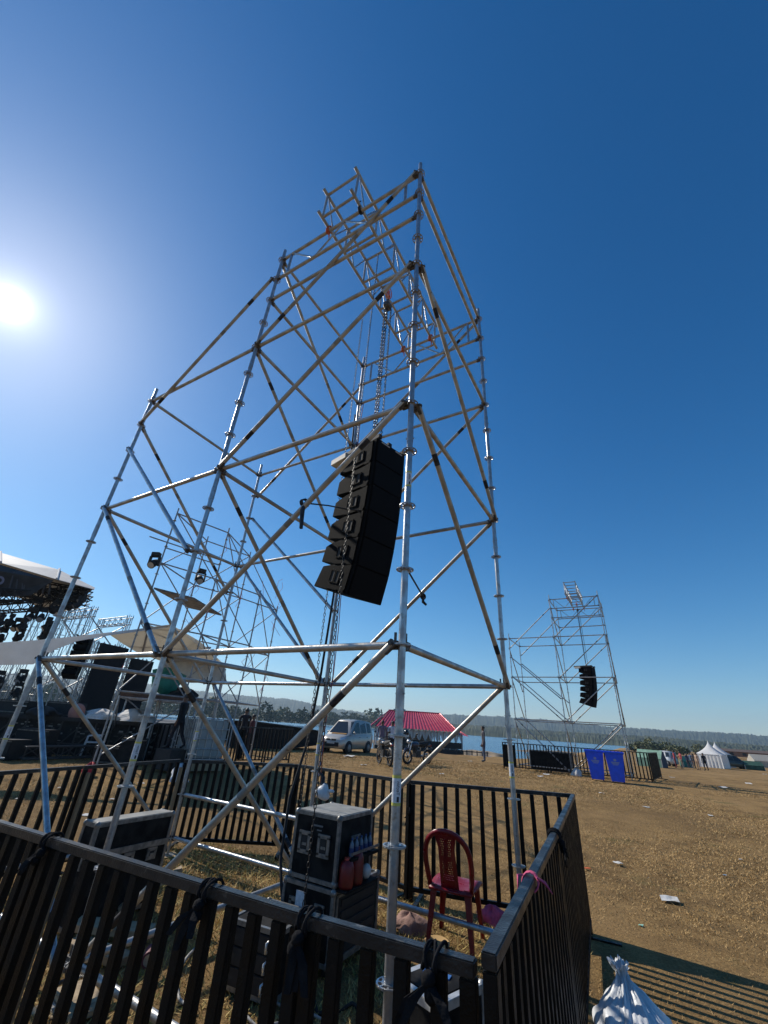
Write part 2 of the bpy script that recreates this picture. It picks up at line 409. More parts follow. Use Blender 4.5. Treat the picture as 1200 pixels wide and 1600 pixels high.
# ---------------------------------------------------------------- dry grass blades near the camera
def blades(name, n, r0b, r1b, hmin, hmax, wd, a0, a1, m, seed, maskf=None, fall=1.0):
    rg = np.random.default_rng(seed)
    r = r0b+(r1b-r0b)*rg.uniform(0, 1, n)**fall; a = rg.uniform(a0, a1, n)
    x = CAM.x+r*np.sin(a); y = CAM.y+r*np.cos(a)
    if maskf is not None:
        k = maskf(x, y, rg); x = x[k]; y = y[k]; r = r[k]; n = len(x)
    t = np.clip((r-7.5)/12.5, 0, 1); z = .33*t*t*(3-2*t)-.004
    h = rg.uniform(hmin, hmax, n)*(1+r/18); th = rg.uniform(0, 6.283, n); wdt = wd*(1+r/6)
    lx = rg.normal(0, 1.0, n)*h; ly = rg.normal(0, 1.0, n)*h
    V = np.zeros((n, 3, 3)); cx = np.cos(th)*wdt; cy = np.sin(th)*wdt
    V[:, 0] = np.stack([x-cx, y-cy, z], 1); V[:, 1] = np.stack([x+cx, y+cy, z], 1); V[:, 2] = np.stack([x+lx, y+ly, z+h], 1)
    me = bpy.data.meshes.new(name); me.vertices.add(3*n); me.vertices.foreach_set('co', V.ravel())
    me.loops.add(3*n); me.loops.foreach_set('vertex_index', np.arange(3*n, dtype=np.int32))
    me.polygons.add(n); me.polygons.foreach_set('loop_start', np.arange(0, 3*n, 3, dtype=np.int32))
    me.update(calc_edges=True); me.materials.append(m)
    o = bpy.data.objects.new(name, me); C.objects.link(o)
    return tag(o, None, 'grass', kind='stuff')
STRAW = mat('straw blades', (.48, .315, .130), .85, 0, (.34, .212, .083), 9, col3=(.57, .41, .19), scale3=70, t3=.58)
TURF = mat('half green blades', (.46, .35, .11), .85, 0, (.58, .41, .16), 5, col3=(.22, .26, .05), scale3=10, t3=.57)
def inside(x, y, rg): return (x > -5.1) & (x < .4) & (y > -.7) & (y < 3.3+.25*x*0)
def patchy(x, y):                                # swirls and thin places in the turf
    n = np.sin(1.3*x+.7*y)+np.sin(.6*x-1.7*y+1)+np.sin(2.9*x+2.3*y+np.sin(1.1*y))*.7+np.sin(4.7*x-3.9*y+2)*.5+np.sin(8.3*x+6.1*y+np.sin(3*x))*.4
    return .62+.17*n
def outside(x, y, rg): return ~inside(x, y, rg) & (rg.uniform(0, 1, len(x)) < patchy(x, y))
aL, aR = azof(-150), azof(1350)
o = blades('dry_grass', 460000, 1.4, 26, .006, .020, .0026, aL-.3, aR+.1, STRAW, 1, lambda x, y, rg: outside(x, y, rg), 1.25)
o['label'] = 'short dry straw coloured grass covering the field'
o = blades('green_tinged_grass', 110000, 1.4, 9, .012, .04, .003, aL-.4, aR, TURF, 2, inside, .75)
o['label'] = 'half green half brown grass inside the barricade enclosure'

# ---------------------------------------------------------------- the scaffold tower
SA, SB_, SCD = 2.42, 2.37, 2.42
POS = {1: (0, 0), 2: (-SA, 0), 3: (-SA-SB_, 0), 4: (0, SCD), 5: (-SA, SCD), 6: (-SA-SB_, SCD)}
def nd(s, k): return Vector((*POS[s], 8.2-.5*k))
ros = MB()                                        # rosette: ring, hub, eight spokes
for (ra, rb, zz) in ((.0245, .036, .0065), (.052, .061, .0045)):
    ros.lathe([(ra, -zz), (rb, -zz), (rb, zz), (ra, zz), (ra, -zz)], 16, smooth=False)
for k in range(8):
    a = k*math.pi/4+math.pi/8; d = Vector((math.cos(a), math.sin(a), 0)); ros.beam(d*.034, d*.054, .011, .0085)
tw = thing('scaffold_tower', 'tall near scaffolding tower with the chair and flight cases at its foot', 'scaffold tower', (0, 0, 0), 0, 'speaker scaffold towers')
ros_me = None
for s in range(1, 7):
    kt = 4 if s in (3, 6) else 0; x, y = POS[s]
    st = MB().tube((x, y, .16), (x, y, 8.2-.5*kt+.27), .0242, n=14)
    for k in range(kt+1, 17, 4):                   # spigot joints with their pins
        z = 8.2-.5*k+.25; st.tube((x, y, z-.16), (x, y, z+.01), .0266, n=14)
        st.tube((x-.034, y+.01, z-.03), (x+.034, y-.01, z-.03), .006, n=6).tube((x-.034, y-.01, z-.12), (x+.034, y+.01, z-.12), .006, n=6)
    so = st.build('standard', GALV, tw)
    for k in range(kt, 17):
        if ros_me is None:
            ro = ros.build('rosette', GALV, None, local=True, bevel=.0012); ros_me = ro.data
        else:
            ro = bpy.data.objects.new('rosette', ros_me); C.objects.link(ro)
        ro.parent = so; ro.location = (x, y, 8.2-.5*k); WM[ro.name] = WM[so.name]
    for z in ((1.44, 3.43) if s == 1 else (1.44,)):
        lb = MB()
        lb.lathe([(.0247, z-.055), (.0247, z+.055)], 18, Matrix.Translation((x, y, 0)), 0)
        for zz in (z-.062, z+.062): lb.lathe([(.0250, zz-.007), (.0250, zz+.007)], 18, Matrix.Translation((x, y, 0)), 1)
        # dark block and the vertical lettering on the side facing the camera
        an = math.atan2(CAM.y-y, CAM.x-x)+.25
        for (za, zb, a0, a1) in ((-.052, -.028, -.15, .38),):
            v = [(x+.0252*math.cos(an+a0+(a1-a0)*i/4), y+.0252*math.sin(an+a0+(a1-a0)*i/4), z+q) for q in (za, zb) for i in range(5)]
            lb.add(v, [(i, i+1, i+6, i+5) for i in range(4)], 2)
        lbo = lb.build('sticker', [STIK, YEL, INK], so)
        fc = bpy.data.curves.new('lettering', 'FONT'); fc.body = 'Techin'; fc.size = .026; fc.extrude = .0006; fc.align_x = 'LEFT'
        to = bpy.data.objects.new('tmp', fc); C.objects.link(to)
        dg = bpy.context.evaluated_depsgraph_get(); me = bpy.data.meshes.new_from_object(to.evaluated_get(dg))
        bpy.data.objects.remove(to); me.name = 'lettering'
        for v in me.vertices:                      # wrap round the tube, reading upwards
            a = an+.1+(v.co.y-.008)/-.0254*-1; rr = .0254+v.co.z
            v.co = Vector((x+rr*math.cos(a-.0), y+rr*math.sin(a-.0), z-.022+v.co.x*.9))
        me.materials.clear(); me.materials.append(INK)
        # text joined into the sticker part
        bm = bmesh.new(); bm.from_mesh(lbo.data); n0 = len(bm.faces); bm.from_mesh(me); bm.faces.ensure_lookup_table()
        for f in bm.faces[n0:]: f.material_index = 2
        bm.to_mesh(lbo.data); bm.free(); bpy.data.meshes.remove(me)
    jk = MB().tube((x, y, .02), (x, y, .34), .018, n=10)
    jk.box((x, y, .012), (.15, .15, .008)); jk.lathe([(.026, .15), (.034, .165), (.034, .185), (.026, .195)], 12, Matrix.Translation((x, y, 0)))
    for a in (0, math.pi/2): jk.beam((x-.09*math.cos(a), y-.09*math.sin(a), .175), (x+.09*math.cos(a), y+.09*math.sin(a), .175), .02, .014)
    jk.build('base_jack', GALV, tw)
def head(mb, p, d, mi=1):                         # the wedge head that grips a rosette
    z = Vector((0, 0, 1)); mb.beam(p+d*.026, p+d*.085, .034, .052, mi); mb.box(p+d*.05+z*.03, (.014, .012, .10), None, mi)
def ledger(a, ka, b, kb, m=LEDG, name='ledger'):
    p, q = nd(a, ka), nd(b, kb); d = (q-p).normalized(); mb = MB()
    mb.tube(p+d*.07, q-d*.07, .0242, n=12); head(mb, p, d); head(mb, q, -d)
    h = Vector((d.x, d.y, 0)).normalized()
    return mb.build(name, [m, HEAD], tw)
def brace(a, ka, b, kb, off, m=BRAC, tape=.16, r=.0242):
    off = Vector(off); p, q = nd(a, ka)+off, nd(b, kb)+off; d0 = (q-p); h = Vector((d0.x, d0.y, 0)).normalized()
    p = p+h*.05; q = q-h*.05; d = (q-p).normalized(); L = (q-p).length; mb = MB()
    mb.tube(p, q, r, n=12)
    for e, s in ((p, 1), (q, -1)):
        mb.beam(e-d*s*.02, e+d*s*.07, .03, .05, 1); mb.tube(e-off.normalized()*.05, e+off.normalized()*.03, .013, n=8, mi=1)
    if tape:
        for t in (tape, 1-tape):
            if random.random() < .75: c = p+d*L*t; mb.tube(c-d*.055, c+d*.055, .0249, n=12, mi=2)
        if random.random() < .8:
            c = p+d*L*random.uniform(.35, .65); mb.tube(c-d*.04, c+d*.045, .0246, n=12, mi=3)
    return mb.build('brace', [m, HEAD, TAPE, LIDG], tw)
def truss_ledger(a, b):
    p, q = nd(a, 0), nd(b, 0); d = (q-p).normalized(); z = Vector((0, 0, -.5)); mb = MB(); L = (q-p).length
    for o in (Vector((0, 0, 0)), z):
        mb.tube(p+o+d*.07, q+o-d*.07, .0242, n=12); head(mb, p+o, d); head(mb, q+o, -d)
    for t in (.085, .915): mb.tube(p+d*L*t, p+d*L*t+z, .02, n=10, mi=2)
    for t0, t1 in ((.10, .30), (.50, .30), (.50, .70), (.90, .70)): mb.tube(p+d*L*t0, p+d*L*t1+z, .0135, n=8, mi=2)
    mb.build('truss_ledger', [LEDG, HEAD, GALV], tw)
truss_ledger(1, 2); truss_ledger(4, 5)
for k in (2, 4, 8, 12, 16): ledger(1, k, 2, k); ledger(4, k, 5, k, LEDG if k < 12 else GALV)
for k in (4, 8, 12, 16): ledger(2, k, 3, k, LEDG if k < 16 else GALV); ledger(5, k, 6, k, LEDG if k < 12 else GALV); ledger(3, k, 6, k)
ledger(5, 15, 6, 15, GALV)
for k in (0, 1, 4, 8, 12): ledger(1, k, 4, k)
ledger(1, 16, 4, 16, GALV)
for k in (0, 2, 4, 8, 12, 16): ledger(2, k, 5, k)
fo, bo = (0, -.045, 0), (0, .045, 0); ro_, lo_ = (.045, 0, 0), (-.045, 0, 0)
for k in (0, 4, 8, 12): brace(1, k, 2, k+4, fo); brace(4, k, 5, k+4, bo)
brace(2, 1, 3, 5, fo); brace(5, 1, 6, 5, bo)
for k in (4, 8): brace(1, k, 4, k+4, ro_)
for k in (0, 4, 8, 12): brace(2, k, 5, k+4, lo_)
brace(3, 8, 2, 12, fo, GALV, .12); brace(6, 8, 5, 12, bo, GALV, .12)
brace(3, 6, 2, 10, (0, -.055, 0), GALV, 0); brace(6, 6, 5, 10, (0, .055, 0), GALV, 0)
brace(3, 12, 2, 16.2, fo, GALV, .12); brace(6, 12, 5, 16, bo, GALV, .12)
brace(3, 5, 6, 9, lo_); brace(3, 8, 6, 12, lo_); brace(3, 12, 6, 16, lo_)

# the four-chord truss laid across the top
TX0, TX1, TZ0, TZ1, TY0, TY1 = -1.50, -.93, 8.272, 8.90, -.27, 2.72
bt = thing('box_truss', 'square lattice truss laid across the top of the near scaffold tower', 'truss', (TX0, TY0, TZ0), 0, 'box trusses on the towers')
for x in (TX0, TX1):
    for z in (TZ0, TZ1): MB().tube((x, TY0, z), (x, TY1, z), .0242, n=12).build('chord', LEDG, bt)
ys = [TY0+.1+(TY1-TY0-.2)*i/5 for i in range(6)]
for y in ys:
    mb = MB().tube((TX0, y, TZ0), (TX1, y, TZ0), .020, n=10).tube((TX0, y, TZ1), (TX1, y, TZ1), .020, n=10)
    for x in (TX0, TX1): mb.tube((x, y, TZ0), (x, y, TZ1), .018, n=10)
    mb.build('cross_frame', LEDG, bt)
for x in (TX0, TX1):
    mb = MB()
    for i in range(5):
        a, b = ys[i], ys[i+1]
        mb.tube((x, a+.02, TZ1), (x, (a+b)/2, TZ0), .0125, n=8).tube((x, (a+b)/2, TZ0), (x, b-.02, TZ1), .0125, n=8)
    mb.build('lacing', GALV, bt)
def wrap(x, y, z, ax, label):                      # webbing lashed round a crossing
    mb = MB(); ax = Vector(ax)
    for k in range(4):
        pts = []
        for i in range(16):
            a = 2*math.pi*i/16; pts.append(Vector((x, y, z)) + ax*(k*.014-.02+.01*math.sin(a)) + Vector((-ax.y, ax.x, 0))*.036*math.cos(a) + Vector((0, 0, .062*math.sin(a))))
        mb.path(pts, .008, 6, closed=True)
    mb.path([(x, y, z-.05), (x+.02, y, z-.12), (x+.01, y+.02, z-.19)], [.014, .012, .005], 6)
    return tag(mb.build('lashing_strap', ORG, loc=(x, y, z)), label, 'strap', 'orange straps lashing the truss')
l1 = wrap(TX0, 0, 8.235, (1, 0, 0), 'orange strap lashing the truss, front left crossing of the near tower')
l2 = wrap(TX1, SCD, 8.235, (1, 0, 0), 'orange strap lashing the truss, rear right crossing of the near tower')
l3 = wrap(TX0, SCD, 8.235, (1, 0, 0), 'orange strap with dangling tail, rear left crossing of the near tower')
sb_ = MB(); 
for k in range(3): sb_.path([Vector((TX1-.02+.015*k, .045*math.cos(2*math.pi*i/14), 8.235+.06*math.sin(2*math.pi*i/14))) for i in range(14)], .009, 6, closed=True)
sb_.path([(TX1, -.04, 8.26), (TX1-.03, -.07, 8.34), (TX1+.02, -.05, 8.36)], .008, 6)
tag(sb_.build('lashing_strap', TAPE, loc=(TX1, 0, 8.23)), 'black strap lashing the truss to the front ledger of the near tower', 'strap')

# ---------------------------------------------------------------- chain hoist and speaker array
def chain(pts, pitch=.034, r=.0042, lw=.011, m=CHN):
    mb = MB(); pts = [Vector(p) for p in pts]; i = 0
    for a, b in zip(pts, pts[1:]):
        L = (b-a).length; d = (b-a)/L; u = d.orthogonal().normalized(); v = d.cross(u); n = max(1, int(L/pitch))
        for k in range(n):
            c = a+d*(L*(k+.5)/n); s = u if i % 2 else v; i += 1; hl = pitch*.62
            mb.path([c+d*hl*math.cos(2*math.pi*j/8)+s*lw*math.sin(2*math.pi*j/8) for j in range(8)], r, 4, closed=True)
    return mb
HX, HY = -1.18, 1.26
ho = thing('chain_hoist', 'hand chain hoist slung from the top truss of the near tower', 'hoist', (HX, HY, 7.9), 0, 'chain hoists')
mb = MB()
for k in range(3): mb.path([Vector((HX-.03+.03*k, HY+.05*math.cos(2*math.pi*i/14), 8.17+.11*math.sin(2*math.pi*i/14))) for i in range(14)], .008, 6, closed=True)
mb.build('sling', ORG, ho)
mb = MB(); mb.lathe([(.02, -.06), (.055, -.055), (.065, -.03), (.065, .03), (.055, .055), (.02, .06)], 18, Matrix.Translation((HX, HY, 7.86)) @ Matrix.Rotation(math.pi/2, 4, 'X'))
mb.box((HX, HY, 7.86), (.07, .14, .09)).path([(HX, HY, 7.94), (HX+.02, HY, 8.0), (HX, HY, 8.04), (HX-.03, HY, 8.01)], .012, 6)
mb.build('hoist_body', HEAD, ho, bevel=.006)
chain([(HX-.035, HY-.02, 7.8), (HX-.03, HY-.02, 5.05)], .04, .0065, .016).build('load_chain', CHND, ho)
chain([(HX-.0, HY-.0, 7.8), (HX-.01, HY-.0, 5.05)], .04, .0065, .016).build('load_chain', CHND, ho)
chain([(HX+.06, HY+.02, 7.8), (HX+.07, HY+.02, 5.0)], .034, .005, .012).build('hand_chain', CHND, ho)
mb = MB().path([(HX-.02, HY, 5.05), (HX-.02, HY, 4.98)], .02, 8).path([(HX-.02, HY+.0, 4.98), (HX+.02, HY, 4.94), (HX-.01, HY, 4.90), (HX-.05, HY, 4.93)], .011, 6)
mb.build('hook', HEAD, ho)

AYAW = -.259; AW, AD = .50, .66
ar = thing('speaker_array', 'curved black line of six loudspeakers hung on chains in the near tower', 'speakers', (-1.203, 1.268, 2.9), AYAW, 'hung speaker arrays')
AM = WM[ar.name].copy(); Ai = AM.inverted()
def cab(px, pz, tilt, h, last):
    # side profile from the front edge backwards; local x forward, z up
    f = AD/2; M = Matrix.Translation((px, 0, pz)) @ Matrix.Rotation(tilt, 4, 'Y')
    prof = [(0, 0), (0, -h), (-.36, -h+.012), (-.46, -h+.028), (-AD, -h+.05), (-AD+.015, -.085), (-.56, -.052), (-.46, -.030), (-.36, -.012)]
    if last: prof = [(0, 0), (0, -h), (-AD, -h+.004), (-AD+.06, -.07), (-.47, -.045), (-.36, -.018)]
    mb = MB(); mb.prism([M @ Vector((x, -AW/2, z)) for x, z in prof], (M.to_3x3() @ Vector((0, AW, 0))))
    c = mb.build('cabinet', SPK, ar, local=True, bevel=.006)
    g_ = MB().box(M @ Vector((.006, 0, -h/2)), (.012, AW-.03, h-.012), M.to_3x3()); g_.build('grille', GRIL, c, local=True, bevel=.002)
    for sy in (-1, 1):
        for x0, zz in ((-.26, .5), (-.355, .5)):
            q = MB(); wd_, hh = .062, .12
            z0 = -h*zz
            for (dx, dz, sx, sz) in ((0, hh/2+.006, wd_+.024, .012), (0, -hh/2-.006, wd_+.024, .012), (wd_/2+.006, 0, .012, hh), (-wd_/2-.006, 0, .012, hh)):
                q.box(M @ Vector((x0+dx, sy*(AW/2+.004), z0+dz)), (sx, .012, sz), M.to_3x3(), 0)
            q.box(M @ Vector((x0, sy*(AW/2+.0015), z0)), (wd_, .003, hh), M.to_3x3(), 1)
            q.build('handle_recess', [SPK, RUBR], c, local=True)
        q = MB().box(M @ Vector((-.075, sy*(AW/2+.006), -h/2)), (.034, .014, h-.02), M.to_3x3(), 0)
        q.box(M @ Vector((-.075, sy*(AW/2+.014), -h+.03)), (.020, .010, .022), M.to_3x3(), 0)
        q.box(M @ Vector((-.30, sy*(AW/2+.004), -h+.022)), (.20, .008, .012), M.to_3x3(), 0)
        q.build('rigging_bar', [SPK, GALV], c, local=True, bevel=.002)
    e = M @ Vector((0, 0, -h)); return e.x, e.z
zt = 4.829-2.9; px_, pz_ = AD/2, zt; hh = .322
for i in range(6):
    px_, pz_ = cab(px_, pz_, (.02, .05, .09, .14, .20, .31)[i], hh, i == 5)
mb = MB()
for sy in (-1, 1): mb.box((-.10, sy*(AW/2-.03), zt+.035), (AD+.26, .05, .06))
mb.box((.25, 0, zt+.035), (.05, AW-.1, .05)).box((-.2, 0, zt+.035), (.05, AW-.1, .05)).box((0, 0, zt+.055), (.62, .06, .05))
mb.build('flying_frame', BLK, ar, local=True, bevel=.004)
MB().box((-.36, -AW/2+.02, zt-.02), (.30, .12, .085)).build('white_bar_rear', mat('pale cream box', (.62, .58, .50), .6, 0, (.5, .46, .40), 10), ar, local=True, bevel=.006)  # pale rear end of the flying frame bar, drawn as its own box
MB().box((AD/2+.014, -AW*.22, zt-.03), (.004, .14, .012)).box((AD/2+.014, AW*.25, zt-.03), (.004, .12, .012)).build('white_edge_mark', PAPER, ar, local=True)

# straps that steady the array
def strap(name, pts, r, label, tail=None):
    mb = MB().path(pts, r, 6)
    p = Vector(pts[0])
    for k in range(3): mb.path([p+Vector((.012*k-.012+.02*math.cos(2*math.pi*i/10)*.5, .034*math.cos(2*math.pi*i/10), .036*math.sin(2*math.pi*i/10))) for i in range(10)], .007, 5, closed=True)
    if tail: mb.path([p, p+Vector((.01, -.02, -.08)), p+Vector(tail)], [.012, .022, .016], 5)
    tag(mb.build(name, TAPE, loc=pts[0]), label, 'strap')
def onplane(px, py, y):
    d = ray(px, py); return CAM + d*((y-CAM.y)/d.y)
a_ = onplane(476, 786, -.045)
strap('tie_strap', [a_, a_.lerp(Vector((-1.25, .9, 3.95)), .5)+Vector((0, 0, -.02)), (-1.28, .98, 3.93), (-1.0, 1.0, 3.86)], .008, 'black strap tied between the front brace and the speaker array', (.03, -.02, -.26))
b_ = onplane(661, 932, SCD+.045)
strap('tie_strap', [b_, (-.80, 1.55, 3.35)], .011, 'black strap from behind the array to the rear brace', (.05, 0, -.12))

# loose chains and cables inside the tower
def vline(px, py, dist, z0, z1):
    p = at(px, py, dist); return [(p.x, p.y, z0), (p.x, p.y, z1)]
l = vline(545, 800, 3.74, 8.25, .52)
tag(chain(l, .034, .0034, .009).build('hanging_chain', CHND, loc=l[0]), 'long steel chain hanging in front of the speaker array down to the stacked cases', 'chain')
l = vline(520, 860, 4.9, 8.2, 1.02)
tag(chain(l, .038, .0038, .011).build('hanging_chain', CHND, loc=l[0]), 'steel chain hanging left of the speaker array, ending above the back barricade', 'chain')
x5, y5 = POS[5]
tag(MB().path([(x5-.02, y5-.05, 6.9), (x5+.03, y5-.09, 5.6), (x5-.02, y5-.07, 4.2), (x5+.05, y5-.13, 3.4), (x5+.02, y5-.16, 2.3), (x5-.03, y5-.20, 1.5), (x5-.06, y5-.35, .95), (x5+.10, y5-.55, .45), (x5+.35, y5-.7, .12)], .016, 8)
    .build('power_cable', RUBR, loc=(x5, y5, 6.9)), 'thick black cable running down the rear post to the cases', 'cable')
for i, (dx, dy, m, lb) in enumerate(((.06, -.05, CHN, 'thin steel rope hanging beside the rear post'), (.10, -.03, mat('blue cord', (.05, .12, .35), .7), 'thin blue rope hanging beside the rear post'), (.14, -.06, mat('rusty red cord', (.30, .06, .03), .7), 'thin reddish rope hanging beside the rear post'))):
    pts = [(x5+dx+.02*math.sin(j*1.7+i), y5+dy+.015*math.cos(j*2.1+i), 7.1-j*.6) for j in range(11)]
    tag(MB().path(pts, .0055, 6).build('rope', m, loc=pts[0]), lb, 'rope')
mb = MB()                                          # hoist chain bag
cx, cy, cz = onplane(508, 1238, SCD-.10)
for i in range(7):
    pass
mb.lathe([(.02, .09), (.045, .05), (.075, 0), (.08, -.03), (.06, -.06), (.0, -.07)], 16, Matrix.Translation((cx-.03, cy, cz)) @ Matrix.Rotation(.35, 4, 'Y') @ Matrix.Diagonal((1.25, .8, 1, 1)))
mb.ball((cx+.085, cy, cz+.02), (.05, .025, .018), 8, 0)
mb.path([(cx-.05, cy, cz+.06), (cx-.06, cy+.02, cz+.14), (x5+.03, y5-.03, cz+.22)], [.028, .02, .01], 6, 1)
tag(mb.build('carrier_bag', [WPLA, TAPE], loc=(cx, cy, cz)), 'white plastic bag hanging from the rear post above the cases', 'bag')

# ---------------------------------------------------------------- crowd barricades
BAR = .046
def barricade(p, q, zt0, zt1, label, pitch=.148, zb=.06, group='black crowd barricades round the tower', parts=True, m=BLKP, railm=RAILT, endposts=True, lowrail=True, plate=None):
    p = Vector((p[0], p[1], 0)); q = Vector((q[0], q[1], 0)); d = (q-p); L = d.length; d /= L; nrm_ = Vector((-d.y, d.x, 0))
    a = math.atan2(d.y, d.x); root = thing('crowd_barricade', label, 'barricade', (p.x, p.y, gz(p.x, p.y)), a, group)
    g0, g1 = gz(p.x, p.y), gz(q.x, q.y); Rm = Matrix((d, nrm_, Vector((0, 0, 1)))).transposed()
    MB().beam(p+Vector((0, 0, zt0-.021)), q+Vector((0, 0, zt1-.021)), .044, .038).build('top_rail', railm, root, bevel=.004)
    if lowrail: MB().beam(p+Vector((0, 0, g0+zb+.05)), q+Vector((0, 0, g1+zb+.05)), .046, .04).build('bottom_rail', m, root, bevel=.003)
    n = max(2, round(L/pitch)); alls = MB()
    for i in range(n+1):
        t = i/n; c = p+d*(L*t); zt = zt0+(zt1-zt0)*t-.043; zlo = g0+(g1-g0)*t+zb+(.072 if lowrail else 0)
        if i in (0, n): zlo = g0+(g1-g0)*t+.0
        w_ = .05 if i in (0, n) else BAR
        c = c+d*(.028 if i == 0 else -.028 if i == n else 0)
        jit = .006*math.sin(i*12.9)
        mb = alls if not parts else MB()
        mb.box((c.x+d.x*jit, c.y+d.y*jit, (zt+zlo)/2), (w_, w_*.8, zt-zlo), Rm)
        if parts: mb.build('end_post' if i in (0, n) else 'bar', m, root, bevel=.003)
    if not parts: alls.build('bar_infill', m, root)
    for t in ((.06, .94) if L > 1.2 else ()):           # flat feet
        c = p+d*(L*t); gg = g0+(g1-g0)*t
        MB().box((c.x, c.y, gg+.012), (.05, .55, .024), Rm).build('foot', m, root, bevel=.003)
    if plate:
        t0, t1 = plate; c0 = p+d*L*t0; c1 = p+d*L*t1
        MB().beam(c0+nrm_*.035+Vector((0, 0, zt0-.56)), c1+nrm_*.035+Vector((0, 0, zt1-.56)), .01, .92).build('infill_plate', m, root)
    return root
H1 = 1.14
J = [onz(x, y, H1) for x, y in ((82, 1306), (482, 1425), (743, 1498))]
j0 = J[0]+(J[0]-J[1])*1.05
JR = [onz(x, y, z) for x, y, z in ((763, 1487, 1.2), (865, 1300, 1.19), (895, 1240, 1.19))]
JB = [onz(x, y, z) for x, y, z in ((893, 1240, 1.19), (642, 1219, 1.16), (466, 1194, 1.13), (288, 1186, 1.1))]
JL = onz(0, 1205, 1.06)
barricade(j0, J[0]-(J[0]-j0).normalized()*.01, H1, H1, 'black barricade in the front row, leftmost panel at the photo edge', pitch=.112)
barricade(J[0], J[1], H1, H1, 'black barricade in the front row, middle panel before the trunk case', pitch=.112)
barricade(J[1], J[2], H1, H1, 'short black barricade in the front row, right panel ending at the corner', pitch=.112)
barricade(JR[0], JR[1], 1.2, 1.19, 'black barricade on the right side, nearer panel with a red ribbon on its rail', pitch=.115)
barricade(JR[1], JR[2], 1.19, 1.19, 'black barricade on the right side, farther panel', pitch=.115)
barricade(JB[0], JB[1], 1.19, 1.16, 'black barricade of the back row, behind the red chair')
barricade(JB[1], JB[2], 1.16, 1.13, 'black barricade of the back row, behind the stacked cases')
barricade(JB[2], JB[3], 1.13, 1.1, 'black barricade of the back row, left end panel with closely set bars', pitch=.105)
JB3 = JB[3]+Vector((-.03, -.05, 0)); dl = (JL-JB3)
barricade(JB3, JB3+dl*.62, 1.1, 1.075, 'black barricade on the left side, nearer the back corner')
barricade(JB3+dl*.63, JB3+dl*1.4, 1.075, 1.05, 'black barricade on the left side, at the left photo edge')
def tie(c, d, label, m=RAG, n=4, r=.05):
    mb = MB(); c = Vector(c); d = Vector(d).normalized(); nn = Vector((-d.y, d.x, 0))
    for k in range(n):
        pts = [c+d*(.014*(k-n/2+.5)+.012*math.sin(a+k*2.3))+nn*((r*.70+.003*k)*math.cos(a))+Vector((0, 0, (r*.58+.003*k)*math.sin(a))) for a in [2*math.pi*i/14 for i in range(14)]]
        mb.path(pts, .0055, 6, closed=True)
    rr = random.Random(label)
    for k in range(2): mb.ball(c-nn*.045+d*rr.uniform(-.03, .03)-Vector((0, 0, .035+.03*k)), (.026, .020, .022), 8, 0, Matrix.Rotation(rr.uniform(0, 3), 3, 'Y'))
    for k in range(3):                              # flat tails of the knotted strip
        o_ = c-nn*.05-Vector((0, 0, .04)); e = d*rr.uniform(-.10, .10)-nn*rr.uniform(0, .05); ln = rr.uniform(.04, .13); pts = [o_, o_+e*.6-Vector((0, 0, ln*.4)), o_+e-Vector((0, 0, ln))]
        vs = []
        for i, q in enumerate(pts):
            w2 = (.007, .015, .010)[i]; vs += [q-d*w2-nn*.004, q+d*w2+nn*.003, q+d*w2+nn*.008, q-d*w2+nn*.001]
        mb.add(vs, [(i*4+a, i*4+(a+1) % 4, i*4+4+(a+1) % 4, i*4+4+a) for i in range(2) for a in range(4)]+[(3, 2, 1, 0), (8, 9, 10, 11)])
    return tag(mb.build('cloth_tie', m, loc=c), label, 'tie')
dF = J[1]-J[0]
up_ = Vector((0, 0, -.022))
tie(J[0]+up_, dF, 'black cloth tie at the left joint of the front barricades')
tie(J[1]+up_, dF, 'black cloth tie at the joint before the stacked cases')
tie(J[0].lerp(J[1], .70)+up_, dF, 'black cloth tie in the middle of the front rail')
tie(J[1].lerp(J[2], .78)+up_, J[2]-J[1], 'black cloth tie near the front right corner', n=4, r=.05)
tie(JR[1]+up_, JR[1]-JR[0], 'black cloth tie at the joint of the right side barricades')
tie(JB[1]+up_+Vector((0, 0, -.3)), JB[1]-JB[0], 'black cloth tie on the back row joint behind the near post', r=.06)
tie(JB[2]+up_+Vector((0, 0, -.2)), JB[1]-JB[2], 'black cloth tie on the back row joint left of the rear post', r=.06)
rb = JR[0].lerp(JR[1], .42); dR = (JR[1]-JR[0]).normalized(); mb = MB(); nR = Vector((-dR.y, dR.x, 0))
for k in range(3): mb.path([rb+up_+dR*(.012*k+.02*math.sin(a))+nR*.034*math.cos(a)+Vector((0, 0, .03*math.sin(a))) for a in [2*math.pi*i/12 for i in range(12)]], .004, 5, closed=True)
mb.path([rb-nR*.03, rb-nR*.05+Vector((.01, .01, -.015)), rb-nR*.075+Vector((.015, .0, -.045))], [.004, .007, .002], 5).path([rb+nR*.03, rb+nR*.045-dR*.02, rb+nR*.05-dR*.03-Vector((0, 0, .05))], [.004, .007, .002], 5)
tag(mb.build('ribbon', PINK, loc=rb), 'thin pink ribbon knotted round the right side rail', 'ribbon')
def stake(p, h, label, tilt=0, m=WOOD, wd=.05):
    p = Vector(p); mb = MB().box(Vector((p.x, p.y, h/2)), (wd, wd*.7, h), Matrix.Rotation(tilt, 3, 'Y'))
    tag(mb.build('wooden_stake', m, loc=(p.x, p.y, 0), bevel=.003), label, 'stake')
nF = Vector((-dF.y, dF.x, 0)).normalized()
stake(J[0]+nF*.055+dF.normalized()*.05, .98, 'wooden stake behind the left joint of the front barricades')
stake(J[1].lerp(J[2], .80)+nF*.08, .86, 'pale wooden stake behind the front rail near the right corner', 0, PLYW)
